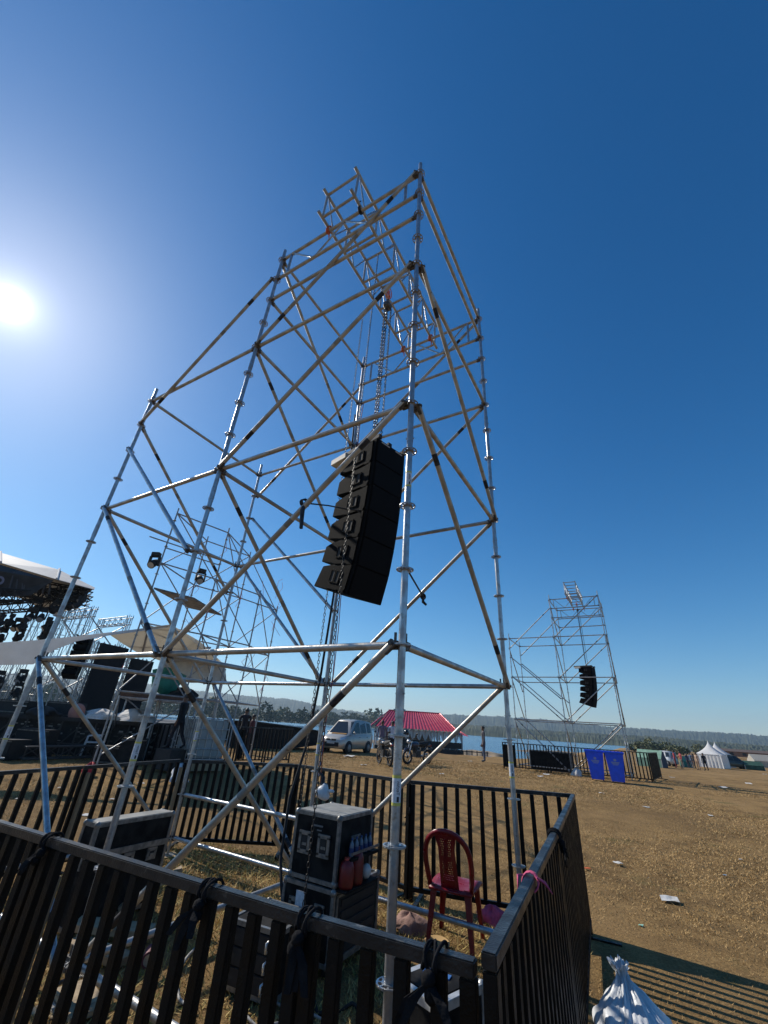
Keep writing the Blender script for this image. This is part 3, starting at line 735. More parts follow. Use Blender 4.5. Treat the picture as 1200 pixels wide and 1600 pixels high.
p = JB[3]-Vector((-.08, .08, 0)); stake(p, 1.0, 'wooden stake at the back left corner of the enclosure')
p = JB3+dl*.60; stake(p+Vector((.06, 0, 0)), 1.0, 'wooden stake behind the left side barricade joint')

# ---------------------------------------------------------------- flight cases
def edge_box(c, size, rotz, root, name, body, edge, lid=None, e=.03, t=.006, balls=True, bevel=.003):
    """ a laminate box with aluminium edging, drawn as separate parts of root """
    Rz = Matrix.Rotation(rotz, 3, 'Z'); c = Vector(c); sx, sy, sz = size
    bd = MB().box(c, size, Rz).build(name, body, root, bevel=bevel)
    mb = MB()
    for a in range(3):
        for s1 in (-1, 1):
            for s2 in (-1, 1):
                o = [0, 0, 0]; L = [e, e, e]; b, d = [(1, 2), (0, 2), (0, 1)][a]
                o[b] = s1*(size[b]/2-e/2+t); o[d] = s2*(size[d]/2-e/2+t); L[a] = size[a]-.02
                L[b] = e; L[d] = e
                mb.box(c+Rz @ Vector(o), L, Rz)
    mb.build('edging', edge, root, bevel=.002)
    if balls:
        for s0 in (-1, 1):
            for s1 in (-1, 1):
                for s2 in (-1, 1): MB().ball(c+Rz @ Vector((s0*(sx/2-.012), s1*(sy/2-.012), s2*(sz/2-.012))), .03, 8).build('ball_corner', edge, root)
    if lid: MB().box(c+Rz @ Vector((0, 0, sz/2+.004)), (sx-.02, sy-.02, .012), Rz).build('lid', lid, root, bevel=.002)
    return bd, Rz
def recess(root, c, Rz, ax, s, mats=(EXTR, BLK)):      # recessed butterfly latch / handle dish, ax: face normal 'x' or 'y'
    mb = MB(); w_, h_ = s
    for (u, v, lu, lv) in ((0, h_/2, w_+.03, .03), (0, -h_/2, w_+.03, .03), (w_/2, 0, .03, h_), (-w_/2, 0, .03, h_)):
        o = Vector((0, u, v)) if ax == 'x' else Vector((u, 0, v)); L = (.014, lu, lv) if ax == 'x' else (lu, .014, lv)
        mb.box(Vector(c)+Rz @ o, L, Rz, 0)
    mb.box(Vector(c), (.006, w_*.9, h_*.9) if ax == 'x' else (w_*.9, .006, h_*.9), Rz, 1)
    mb.box(Vector(c)+Rz @ Vector((.008 if ax == 'x' else 0, 0, -h_*.1)), (.012, w_*.5, .02) if ax == 'x' else (w_*.5, .012, .02), Rz, 0)
    mb.build('latch_dish', list(mats), root, bevel=.002)
# stacked cases: front corner towards the camera, faces along -X and +Y
FX, FY = -1.205, 1.27
cw = thing('rack_case', 'black wheeled rack case with open side, at the bottom of the stack', 'flight case', (FX-.265, FY+.36, 0), 0, 'flight cases in the enclosure')
c0 = (FX-.265, FY+.36, .305); edge_box(c0, (.53, .72, .45), 0, cw, 'body', CASE, EXTR)
Rz0 = Matrix.Identity(3)
MB().box((FX+.004, FY+.36, .305), (.01, .60, .36)).build('open_front', RUBR, cw)
mb = MB()
for k in range(5): mb.box((FX+.012, FY+.36, .16+.07*k), (.012, .52, .045))
mb.build('rack_panels', BLK, cw, bevel=.002)
mb = MB()
for (u, v, lu, lv) in ((0, .19, .66, .018), (0, -.19, .66, .018), (.32, 0, .018, .38), (-.32, 0, .018, .38)): mb.box((FX+.012, FY+.36+u, .305+v), (.014, lu, lv))
mb.build('door_frame', EXTR, cw, bevel=.002)
for x in (-.37, -.10): recess(cw, (FX+x-.03, FY-.004, .37), Rz0, 'y', (.07, .09))
MB().box((FX-.33, FY-.012, .43), (.09, .004, .10)).build('label_sheet', STIK, cw)
for sx in (-.46, -.07):
    for sy in (.08, .64):
        mb = MB().lathe([(.0, -.016), (.038, -.016), (.04, 0), (.038, .016), (0, .016)], 14, Matrix.Translation((FX+sx, FY+sy, .042)) @ Matrix.Rotation(math.pi/2, 4, 'Y')); mb.box((FX+sx, FY+sy, .07), (.05, .05, .02))
        mb.build('castor', RUBR, cw)
cu = thing('flight_case', 'black flight case with dusty grey lid on top of the stack', 'flight case', (FX-.255, FY+.28, .55), 0, 'flight cases in the enclosure')
c1 = (FX-.255, FY+.28, .785); edge_box(c1, (.49, .54, .46), 0, cu, 'body', CASE, EXTR, LIDG)
for x in (-.375, -.165): recess(cu, (FX+x+.01, FY-.0, .80), Rz0, 'y', (.10, .13))
recess(cu, (FX-.01, FY+.28, .80), Rz0, 'x', (.12, .10))
MB().box((FX-.24, FY+.006, .93), (.11, .004, .012)).box((FX-.22, FY+.006, .90), (.05, .004, .008)).build('stencil_mark', mat('grey stencil', (.16, .16, .16), .7), cu)
MB().box((FX-.015, FY+.28, .685), (.008, .50, .006)).build('lid_seam', EXTR, cu)
# bottles and red jugs on the ledge of the lower case
BOT = mat('clear bottle plastic', (.16, .20, .25), .15); CAPB = mat('blue bottle label', (.02, .05, .16), .5)
for i in range(5):
    x, y = FX+.045, FY+.14+i*.075
    o = thing('water_bottle', ['clear water bottle nearest in the row beside the top case', 'second clear water bottle in the row beside the top case', 'middle clear water bottle in the row beside the top case', 'fourth clear water bottle in the row beside the top case', 'last clear water bottle in the row beside the top case'][i], 'bottle', (x, y, .74), 0, 'bottles beside the case')
    T = Matrix.Translation((x, y, .74)) @ Matrix.Scale(.68, 4)
    MB().lathe([(0, 0), (.03, 0), (.032, .02), (.030, .10), (.026, .13), (.012, .155), (.012, .17)], 12, T).build('body', BOT, o)
    MB().lathe([(.033, .04), (.033, .09)], 12, T).build('label', CAPB, o); MB().lathe([(.0135, .165), (.0135, .185), (0, .186)], 10, T).build('cap', CAPB, o)
sh = thing('bottle_shelf', 'narrow dark strap holding the bottles beside the top case', 'shelf', (FX, FY+.3, .72)); MB().box((FX+.045, FY+.31, .727), (.085, .46, .022)).build('board', CASE, sh); MB().box((FX+.088, FY+.31, .77), (.004, .46, .02)).build('rail', EXTR, sh)
RJ = mat('red plastic jug', (.20, .012, .014), .4, 0, (.14, .01, .01), 10)
for i, (y, h, lb) in enumerate(((FY+.09, .20, 'squat dark red plastic container on the lower case edge'), (FY+.235, .25, 'taller dark red plastic container beside the squat one'))):
    o = thing('plastic_container', lb, 'container', (FX+.045, y, .545), 0, 'red containers on the case')
    MB().lathe([(0, 0), (.055, 0), (.062, .02), (.062, h*.7), (.045, h*.88), (.02, h*.92)], 14, Matrix.Translation((FX+.045, y, .545))).build('body', RJ, o)
    MB().lathe([(.024, h*.9), (.024, h), (0, h)], 12, Matrix.Translation((FX+.045, y, .545))).build('cap', mat('orange red cap', (.6, .06, .03), .5) if i == 0 else RJ, o)
LW = thing('ledge_board', 'board on the lower case that carries the red containers', 'board', (FX+.04, FY+.25, .53)); MB().box((FX+.035, FY+.26, .537), (.15, .50, .014)).build('board', CASE, LW, bevel=.002)
mb = MB().ball((FX+.05, FY+.40, .60), (.045, .05, .055), 10); tag(mb.build('crumpled_cup', PAPER, loc=(FX+.05, FY+.40, .545)), 'crumpled white cup beside the red containers', 'cup')

# large trunk case standing on edge on the left
tc_ = thing('trunk_case', 'large black trunk case with metal edges behind the second front post', 'flight case', (-3.56, .84, 0), .05, 'flight cases in the enclosure')
M_ = WM[tc_.name]; cc = M_ @ Vector((.10, 0, .41)); edge_box(cc, (.20, .84, .74), .05, tc_, 'body', CASE, EXTR, LIDG, e=.035)
Rz = Matrix.Rotation(.05, 3, 'Z')
MB().box(cc+Rz @ Vector((.104, 0, .13)), (.014, .83, .05), Rz).build('lid_band', EXTR, tc_, bevel=.002)
for y in (-.25, 0, .25): recess(tc_, cc+Rz @ Vector((.103, y, .05)), Rz, 'x', (.08, .07))
recess(tc_, cc+Rz @ Vector((0, -.424, .1)), Rz, 'y', (.08, .12))
for sx in (.05, .15):
    for sy in (-.33, .33):
        MB().lathe([(0, -.016), (.03, -.016), (.03, .016), (0, .016)], 12, Matrix.Translation(M_ @ Vector((sx, sy, .03))) @ Matrix.Rotation(math.pi/2, 4, 'Y')).build('castor', RUBR, tc_)
# amplifier rack lying low behind the front barricade
p = G(395, 1570); ra = thing('amplifier_rack', 'low black amplifier rack with silver handles just behind the front barricade', 'flight case', (p.x, p.y, 0), .1, 'flight cases in the enclosure')
M_ = WM[ra.name]; Rz = Matrix.Rotation(.1, 3, 'Z'); cc = M_ @ Vector((-.08, .22, .21)); edge_box(cc, (.46, .46, .36), .1, ra, 'body', CASE, EXTR)
for k in range(3):
    MB().box(cc+Rz @ Vector((0, -.234, -.11+.105*k)), (.38, .012, .095), Rz).build('amplifier_face', BLK, ra, bevel=.002)
    for sx in (-.16, .16):
        mb = MB().path([cc+Rz @ Vector((sx, -.24, -.14+.105*k)), cc+Rz @ Vector((sx, -.275, -.135+.105*k)), cc+Rz @ Vector((sx, -.275, -.085+.105*k)), cc+Rz @ Vector((sx, -.24, -.08+.105*k))], .008, 6); mb.build('handle', ALU, ra)
recess(ra, cc+Rz @ Vector((.234, 0, .03)), Rz, 'x', (.10, .10))
# small case by the near post
sc_ = thing('small_case', 'small black case with pale edges at the foot of the near post', 'flight case', (-.02, .70, 0), -.33, 'flight cases in the enclosure')
M_ = WM[sc_.name]; Rz = Matrix.Rotation(-.33, 3, 'Z'); cc = M_ @ Vector((-.04, 0, .26)); edge_box(cc, (.34, .40, .44), -.33, sc_, 'body', CASE, mat('pale edging', (.62, .62, .60), .4, .4, (.45, .45, .43), 16), None, e=.04)
MB().box(cc+Rz @ Vector((0, 0, .224)), (.26, .32, .01), Rz).build('lid', CASE, sc_)
MB().box(cc+Rz @ Vector((-.03, .02, .232)), (.16, .05, .006), Rz @ Matrix.Rotation(.4, 3, 'Z')).build('blue_tape', mat('blue tape', (.05, .16, .42), .5), sc_)
recess(sc_, cc+Rz @ Vector((.172, -.05, .05)), Rz, 'x', (.07, .08)); recess(sc_, cc+Rz @ Vector((0, -.204, .0)), Rz, 'y', (.10, .10))

# red plastic chair
def mono_chair(loc, rz, label):
    ch = thing('plastic_chair', label, 'chair', loc, rz); M = WM[ch.name]
    T = lambda x, y, z: M @ Vector((x, y, z))
    # seat: shallow dished sheet, front at +y
    n = 9; top = []; 
    for j in range(n):
        for i in range(n):
            u = i/(n-1)*2-1; v = j/(n-1)*2-1; ww_ = .215-.02*max(0, -v)
            top.append((u*ww_, v*.205, .435+.012*v-.018*(1-u*u)*(1-v*v)-.02*max(0, v)**4))
    vs = [T(*p) for p in top]+[T(x, y, z-.012) for x, y, z in top]; N = n*n; fs = []
    for j in range(n-1):
        for i in range(n-1):
            a = j*n+i; fs.append((a, a+1, a+n+1, a+n)); fs.append((N+a, N+a+n, N+a+n+1, N+a+1))
    rim = [i for i in range(n)]+[j*n+n-1 for j in range(1, n)]+[(n-1)*n+i for i in range(n-2, -1, -1)]+[j*n for j in range(n-2, 0, -1)]
    for a, b in zip(rim, rim[1:]+rim[:1]): fs.append((a, N+a, N+b, b))
    mb = MB(); mb.add(vs, fs, 0, True)
    for a, b in zip(rim, rim[1:]+rim[:1]):
        pass
    mb.path([T(*(Vector(top[k])-Vector((0, 0, .018)))) for k in rim], .016, 6, closed=True)
    mb.build('seat', REDP, ch)
    for sx in (-1, 1):                                  # legs: angle section, tapering, splayed
        for sy in (-1, 1):
            a = Vector((sx*.19, sy*.18, .43)); b = Vector((sx*.225, sy*(.235 if sy < 0 else .215), .0)); mb = MB()
            L = [(0, 0), (-sx*.062, 0), (-sx*.062, -sy*.010), (-sx*.010, -sy*.010), (-sx*.010, -sy*.05), (0, -sy*.05)]
            vs = [T(a.x+x, a.y+y, a.z) for x, y in L]+[T(b.x+x*.62, b.y+y*.62, b.z) for x, y in L]
            mb.add(vs, [(5, 4, 3, 2, 1, 0), (6, 7, 8, 9, 10, 11)]+[(i, (i+1) % 6, 6+(i+1) % 6, 6+i) for i in range(6)])
            mb.build('leg', REDP, ch, bevel=.002)
    # back hoop
    lean = lambda z: -.19-.17*((z-.43)/.45)
    pts = []
    for i in range(25):
        t = i/24; a = math.pi*t; x = -.225*math.cos(a)*(1.0 if .12 < t < .88 else 1.0); z = .60+.28*math.sin(a)**.7 if 0 < t < 1 else .60
        pts.append((x, z))
    pts = [(-.20, .42), (-.215, .52)]+pts+[(.215, .52), (.20, .42)]
    mb = MB(); K = len(pts); vs = []
    for i, (x, z) in enumerate(pts):
        wd_ = .022; y = lean(z)+.02*(abs(x)/.22)**2
        cx = -x/.23; dz = (.66-z)
        nx, nz = x, (z-.62)*.8; l = math.hypot(nx, nz) or 1; nx /= l; nz /= l
        for (a, b) in ((-wd_, -.011), (wd_, -.011), (wd_, .011), (-wd_, .011)): vs.append(T(x+nx*a, y+b, z+nz*a))
    fs = [(i*4+k, i*4+(k+1) % 4, i*4+4+(k+1) % 4, i*4+4+k) for i in range(K-1) for k in range(4)]+[(3, 2, 1, 0), ((K-1)*4, (K-1)*4+1, (K-1)*4+2, (K-1)*4+3)]
    mb.add(vs, fs, 0, True); mb.build('back_hoop', REDP, ch)
    # perforated centre splat
    nx_, nz_ = 25, 76; mb = MB(); vs = []; fs = []
    def sp(u, v): 
        z = .42+.445*v; hw = .088+.035*max(0, v-.72)/.28-.01*v; x = u*hw; y = lean(z)-.03*(1-u*u)*math.sin(math.pi*v)
        return Vector((x, y, z))
    def holes(i, j): return 5 <= i <= nx_-7 and 10 <= j <= nz_-10 and i % 2 == (0 if j % 6 < 3 else 1) and j % 3 == 0 and not 38 <= j <= 42
    for s in (0, .006):
        for j in range(nz_):
            for i in range(nx_):
                p_ = sp(i/(nx_-1)*2-1, j/(nz_-1)); vs.append(T(p_.x, p_.y+s, p_.z))
    N = nx_*nz_
    for j in range(nz_-1):
        for i in range(nx_-1):
            if holes(i, j): continue
            a = j*nx_+i; fs += [(a, a+1, a+nx_+1, a+nx_), (N+a, N+a+nx_, N+a+nx_+1, N+a+1)]
    mb.add(vs, fs, 0, True); mb.build('back_splat', REDP, ch, fixn=False)
    for sx in (-1, 1):
        MB().path([T(sx*.215, lean(.56), .55), T(sx*.235, -.08, .60), T(sx*.235, .10, .60), T(sx*.215, .17, .52), T(sx*.20, .18, .42)], [.016, .02, .02, .018, .014], 8).build('arm', REDP, ch) if False else None
    return ch
p = (G(625, 1452)+G(742, 1487)+G(665, 1447))/3
mono_chair((-.68, 2.60, 0), .10, 'dark red plastic chair with perforated back inside the back barricade')
# things lying on the grass inside
p = G(682, 1482); o = MB().lathe([(0, .006), (.09, .006), (.118, .022), (.122, .026), (.118, .026), (.09, .012), (0, .010)], 24, Matrix.Translation((p.x, p.y, .012)) @ Matrix.Rotation(.12, 4, 'X')).build('paper_plate', mat('tan plate', (.60, .40, .17), .7, 0, (.52, .33, .13), 8), loc=(p.x, p.y, .01))
tag(o, 'round tan paper plate lying in front of the red chair', 'plate')
def heap(name, c, r, m, label, cat, seed, n=20, amp=.3):
    rs = np.random.default_rng(seed); mb = MB(); vs = []; fs = []; K = n//2
    ph = rs.uniform(0, 6, 8)
    for i in range(K+1):
        th = math.pi*.5*i/K
        for k in range(n):
            a = 2*math.pi*k/n; f = 1+amp*(math.sin(3*a+ph[0]+3*th)*.5+math.sin(5*a+ph[1]-4*th)*.4+math.sin(9*a+ph[2]+7*th)*.3)
            vs.append((c[0]+r[0]*f*math.cos(a)*math.cos(th), c[1]+r[1]*f*math.sin(a)*math.cos(th), c[2]+r[2]*math.sin(th)*(1+amp*.6*math.sin(4*a+ph[3]))))
    fs = [(i*n+k, i*n+(k+1) % n, (i+1)*n+(k+1) % n, (i+1)*n+k) for i in range(K) for k in range(n)]
    mb.add(vs, fs, 0, True); o = mb.build(name, m, loc=c); return tag(o, label, cat)
p = G(640, 1453); heap('cloth_bundle', (p.x, p.y, 0), (.20, .11, .12), CLOTHP, 'dusty pink cloth bundle on the grass behind the near post', 'cloth', 4)
mb = MB(); 
p = G(770, 1442); heap('pink_cloth', (p.x, p.y, 0), (.16, .10, .12), PINK, 'crumpled bright pink cloth under the red chair, by the back barricade', 'cloth', 9, amp=.4)
p = G(805, 1430); heap('pink_cloth', (p.x, p.y, 0), (.07, .06, .06), PINK, 'small scrap of pink cloth right of the red chair', 'cloth', 12, amp=.4)
# sole boards and offcuts under the second post
def board(c, size, rz, m, label, tilt=0):
    Rm = Matrix.Rotation(rz, 3, 'Z') @ Matrix.Rotation(tilt, 3, 'Y')
    tag(MB().box(c, size, Rm).build('timber_board', m, loc=c, bevel=.004), label, 'board')
p = G(172, 1475); board((p.x, p.y, .10), (.62, .20, .045), .75, PLYW, 'pale timber board lying near the second front post, upper one', .10)
p = G(150, 1500); board((p.x, p.y, .05), (.55, .16, .05), .25, WOOD, 'grey timber board lying near the second front post, lower one', .05)
p = G(122, 1572); board((p.x, p.y, .03), (.42, .22, .03), -.2, PLYW, 'plywood offcut on the grass by the front barricade')
p = G(225, 1435); board((p.x, p.y, .22), (.55, .10, .04), 1.0, WOOD, 'thin timber batten leaning by the trunk case', -.5)
for s in (1, 2, 3, 4, 5, 6):
    x, y = POS[s]; tag(MB().box((x, y, .004), (.26, .26, .012), Matrix.Rotation(.2*s, 3, 'Z')).build('sole_plate', PLYW, loc=(x, y, 0), bevel=.003), ['plywood plate under the near post', 'plywood plate under the second front post', 'plywood plate under the left end front post', 'plywood plate under the right rear post', 'plywood plate under the middle rear post', 'plywood plate under the left rear post'][s-1], 'plate')
p = G(228, 1518); tag(MB().tube((p.x-.1, p.y+.09, .06), (p.x, p.y, .06), .05, n=16).tube((p.x+.001, p.y-.001, .06), (p.x+.004, p.y-.004, .06), .036, n=16, mi=1).build('cable_plug', [mat('maroon rubber', (.14, .03, .05), .6), GALV], loc=(p.x, p.y, .06)), 'maroon tube end lying on the grass behind the front barricade', 'plug')
# cables on the grass
WCAB = mat('grey cable', (.32, .31, .29), .6)
for i, (pts, m, r, lb) in enumerate((
        ([(330, 1450), (300, 1490), (275, 1530), (283, 1570), (310, 1590)], WCAB, .011, 'grey cable curling on the grass behind the front barricade'),
        ([(440, 1580), (400, 1560), (380, 1590), (420, 1610), (470, 1590), (520, 1600)], WCAB, .009, 'pale tangled cable on the grass below the rack'),
        ([(490, 1570), (505, 1590), (550, 1575), (575, 1600)], RUBR, .012, 'black cable on the grass below the stacked cases'),
        ([(105, 1540), (130, 1530), (128, 1550), (100, 1556)], WCAB, .010, 'short loop of pale cable by the front barricade'))):
    P_ = [G(*q) for q in pts]; pp = []
    for a, b, c, d in zip([P_[0]]+P_[:-2], P_[:-1], P_[1:], P_[2:]+[P_[-1]]):
        for k in range(5):
            t = k/5; pp.append(.5*((2*b)+(c-a)*t+(2*a-5*b+4*c-d)*t*t+(3*b-a-3*c+d)*t**3)+Vector((0, 0, .014+.01*math.sin(k+i))))
    tag(MB().path(pp, r, 6).build('loose_cable', m, loc=pp[0]), lb, 'cable')

# white bag outside the right barricade, litter on the field
p = Vector((.80, 1.80, 0)); n = 96; vs = []; K = 40; rs = np.random.default_rng(5); pa_ = rs.uniform(0, 6.28, 8)
for i in range(K+1):
    t = i/K
    rr = .035+.25*sst(t, .10, .80) if t < .85 else .285-.03*(t-.85)/.15
    if t < .10: rr = .035+.045*(1-t/.10)*.8
    for k in range(n):
        a = 2*math.pi*k/n; pl = math.exp(-((t-.12)/.22)**2)
        f = 1+.16*pl*math.sin(13*a+pa_[0])+.10*pl*math.sin(21*a+pa_[1]+3*t)+.13*math.sin(3*a+3*t+pa_[2])*t+.08*math.sin(6*a-8*t+pa_[3])+.03*math.sin(17*a+9*t)+.02*math.sin(31*a-14*t)
        z = .40*(1-t)**.80*(1+.10*math.sin(2*a+1.2)*t)+.014*math.sin(5*a+14*t)*(1-t)+.006*math.sin(23*a+30*t)
        vs.append((p.x+rr*f*math.cos(a)*.8+.07*t-.03*(1-t), p.y+rr*f*math.sin(a)*1.05+.22*(1-t)-.10, max(z, .004)))
mb = MB(); mb.add(vs, [(i*n+k, i*n+(k+1) % n, (i+1)*n+(k+1) % n, (i+1)*n+k) for i in range(K) for k in range(n)], 0, True)
tag(mb.build('rubbish_bag', WPLA, loc=p), 'big white plastic bag on the grass outside the right barricade', 'bag')
def scrap(px, py, s, label, group=None, m=PAPER):
    p = G(px, py); rz = random.uniform(0, 6); mb = MB(); vs = []
    for j in range(4):
        for i in range(4):
            u, v = i/3-.5, j/3-.5; x = u*s*1.2; y = v*s; vs.append((p.x+x*math.cos(rz)-y*math.sin(rz), p.y+x*math.sin(rz)+y*math.cos(rz), p.z+.012+s*.16*random.random()))
    fs = [(j*4+i, j*4+i+1, j*4+i+5, j*4+i+4) for i in range(3) for j in range(3)]
    mb.add(vs, fs); mb.add([(x, y, z-.003) for x, y, z in vs], [f[::-1] for f in fs])
    tag(mb.build('litter_scrap', m, loc=p, fixn=False), label, 'litter', group)
scrap(1047, 1408, .17, 'largest white paper scrap on the field right of the enclosure')
scrap(966, 1350, .10, 'white paper scrap just right of the enclosure corner')
scrap(918, 1358, .07, 'orange scrap beside the right barricade', None, ORG)
scrap(1157, 1344, .05, 'tiny white scrap farthest right on the near field')
scrap(1133, 1369, .04, 'tiny pale blue scrap near the right edge of the field', None, mat('blue scrap', (.3, .45, .6), .7))
scrap(1002, 1448, .04, 'tiny green white scrap on the field above the barricade shadow', None, mat('green scrap', (.3, .55, .42), .7))
for (x, y, s) in ((430, 1220, .12), (545, 1183, .45), (568, 1196, .2), (610, 1188, .15), (735, 1190, .2), (855, 1211, .25), (845, 1214, .2), (1130, 1231, .35), (1170, 1225, .25), (1195, 1210, .3), (1050, 1215, .2),
                  (30, 1250, .1), (95, 1232, .12), (120, 1262, .1), (135, 1275, .12), (175, 1250, .08), (220, 1225, .12), (1010, 1262, .12), (690, 1210, .15), (940, 1240, .12), (1110, 1275, .1)):
    scrap(x, y, s, 'small pale scrap of paper lying on the dry grass of the open field', 'paper scraps on the field')

# ---------------------------------------------------------------- the second tower, its truss, hoist and array
D2 = Vector((0.2686, 21.2645, 0.312))
def shifted(o): return Vector(o.location)+D2
t2 = dup(tw, shifted(tw), None, 'distant scaffolding tower standing in the field beyond the enclosure')
b2 = dup(bt, shifted(bt), None, 'square lattice truss laid across the top of the distant scaffold tower')
b2.location.y -= .4
h2 = dup(ho, shifted(ho), None, 'hand chain hoist slung from the truss of the distant tower')
a2 = dup(ar, shifted(ar), None, 'curved black line of loudspeakers hung in the distant tower')
for l, lb in ((l1, 'orange strap lashing the truss, front crossing of the distant tower'), (l2, 'orange strap lashing the truss, rear right crossing of the distant tower'), (l3, 'orange strap with tail, rear left crossing of the distant tower')):
    dup(l, shifted(l), None, lb)
f0, f1 = G(786, 1201), G(1022, 1223); dd = (f1-f0)
nP = 3
for i in range(nP):
    p, q = f0+dd*(i/nP)+dd*.004, f0+dd*((i+1)/nP)-dd*.004
    barricade(p, q, p.z+1.12, q.z+1.12, ['black barricade at the distant tower, left panel with a solid plate', 'black barricade at the distant tower, middle panel', 'black barricade at the distant tower, right panel behind the blue bins'][i], group='black barricades at the distant tower', parts=False, plate=(.02, .30) if i == 0 else None)
ds = Vector((.35, 3.4, 0)); barricade(f1+Vector((0, .06, 0)), f1+ds, f1.z+1.12, f1.z+1.12, 'black barricade at the distant tower, short side panel at the right end', group='black barricades at the distant tower', parts=False)
def bin_(px, py, rz, label):
    p = G(px, py); o = thing('wheelie_bin', label, 'bin', p, rz, 'blue bins by the distant tower'); M = WM[o.name]; T = lambda x, y, z: M @ Vector((x, y, z))
    h = 1.02
    def ring(w_, d_, z, y0=0): return [T(-w_/2, y0-d_/2, z), T(w_/2, y0-d_/2, z), T(w_/2, y0+d_/2, z), T(-w_/2, y0+d_/2, z)]
    vs = ring(.46, .42, .06)+ring(.66, .62, h)+ring(.74, .70, h+.01)+ring(.74, .70, h+.07)+ring(.66, .62, h+.075)+ring(.44, .40, .12)
    fs = [(3, 2, 1, 0)]+[(i*4+k, i*4+(k+1) % 4, i*4+4+(k+1) % 4, i*4+4+k) for i in range(5) for k in range(4)]+[(20, 21, 22, 23)]
    MB().add(vs, fs).build('body', BLUE, o, bevel=.012)
    y = lambda z: -(.21+.10*(z-.06)/(h-.06))-.004
    mb = MB()
    def patch(x0, x1, z0, z1): mb.add([T(x0, y(z0), z0), T(x1, y(z0), z0), T(x1, y(z1), z1), T(x0, y(z1), z1)], [(0, 1, 2, 3)])
    mb.add([T(.055*math.cos(a), y(.80+.045*math.sin(a)), .80+.045*math.sin(a)) for a in [2*math.pi*i/14 for i in range(14)]], [tuple(range(14))])
    patch(-.15, .15, .70, .735); patch(-.12, .12, .655, .685); patch(-.09, .09, .62, .64)
    mb.build('emblem', mat('pale print', (.22, .30, .52), .6), o)
    for sx in (-.2, .2): MB().lathe([(0, -.025), (.09, -.025), (.10, 0), (.09, .025), (0, .025)], 14, M @ Matrix.Translation((sx, .2, .10)) @ Matrix.Rotation(math.pi/2, 4, 'Y')).build('wheel', RUBR, o)
    MB().path([T(-.25, .36, h+.02), T(-.25, .42, h+.02), T(.25, .42, h+.02), T(.25, .36, h+.02)], .015, 6).build('handle', BLUE, o)
bin_(935, 1220, .10, 'left of the two blue bins in front of the distant barricade')
bin_(967, 1224, .06, 'right of the two blue bins in front of the distant barricade')
p = f0+dd*.33+Vector((0, .9, 0)); o = thing('road_case', 'long black case behind the distant barricade, left of the blue bins', 'flight case', p); edge_box(p+Vector((0, 0, .45)), (1.9, .6, .8), 0, o, 'body', CASE, EXTR, e=.04)
p = f0+dd*.52+Vector((0, -.0, 0)); heap('sand_bag', (p.x, p.y-.25, p.z), (.22, .16, .25), PAPER, 'small pale sack at the foot of the distant barricade', 'sack', 21)

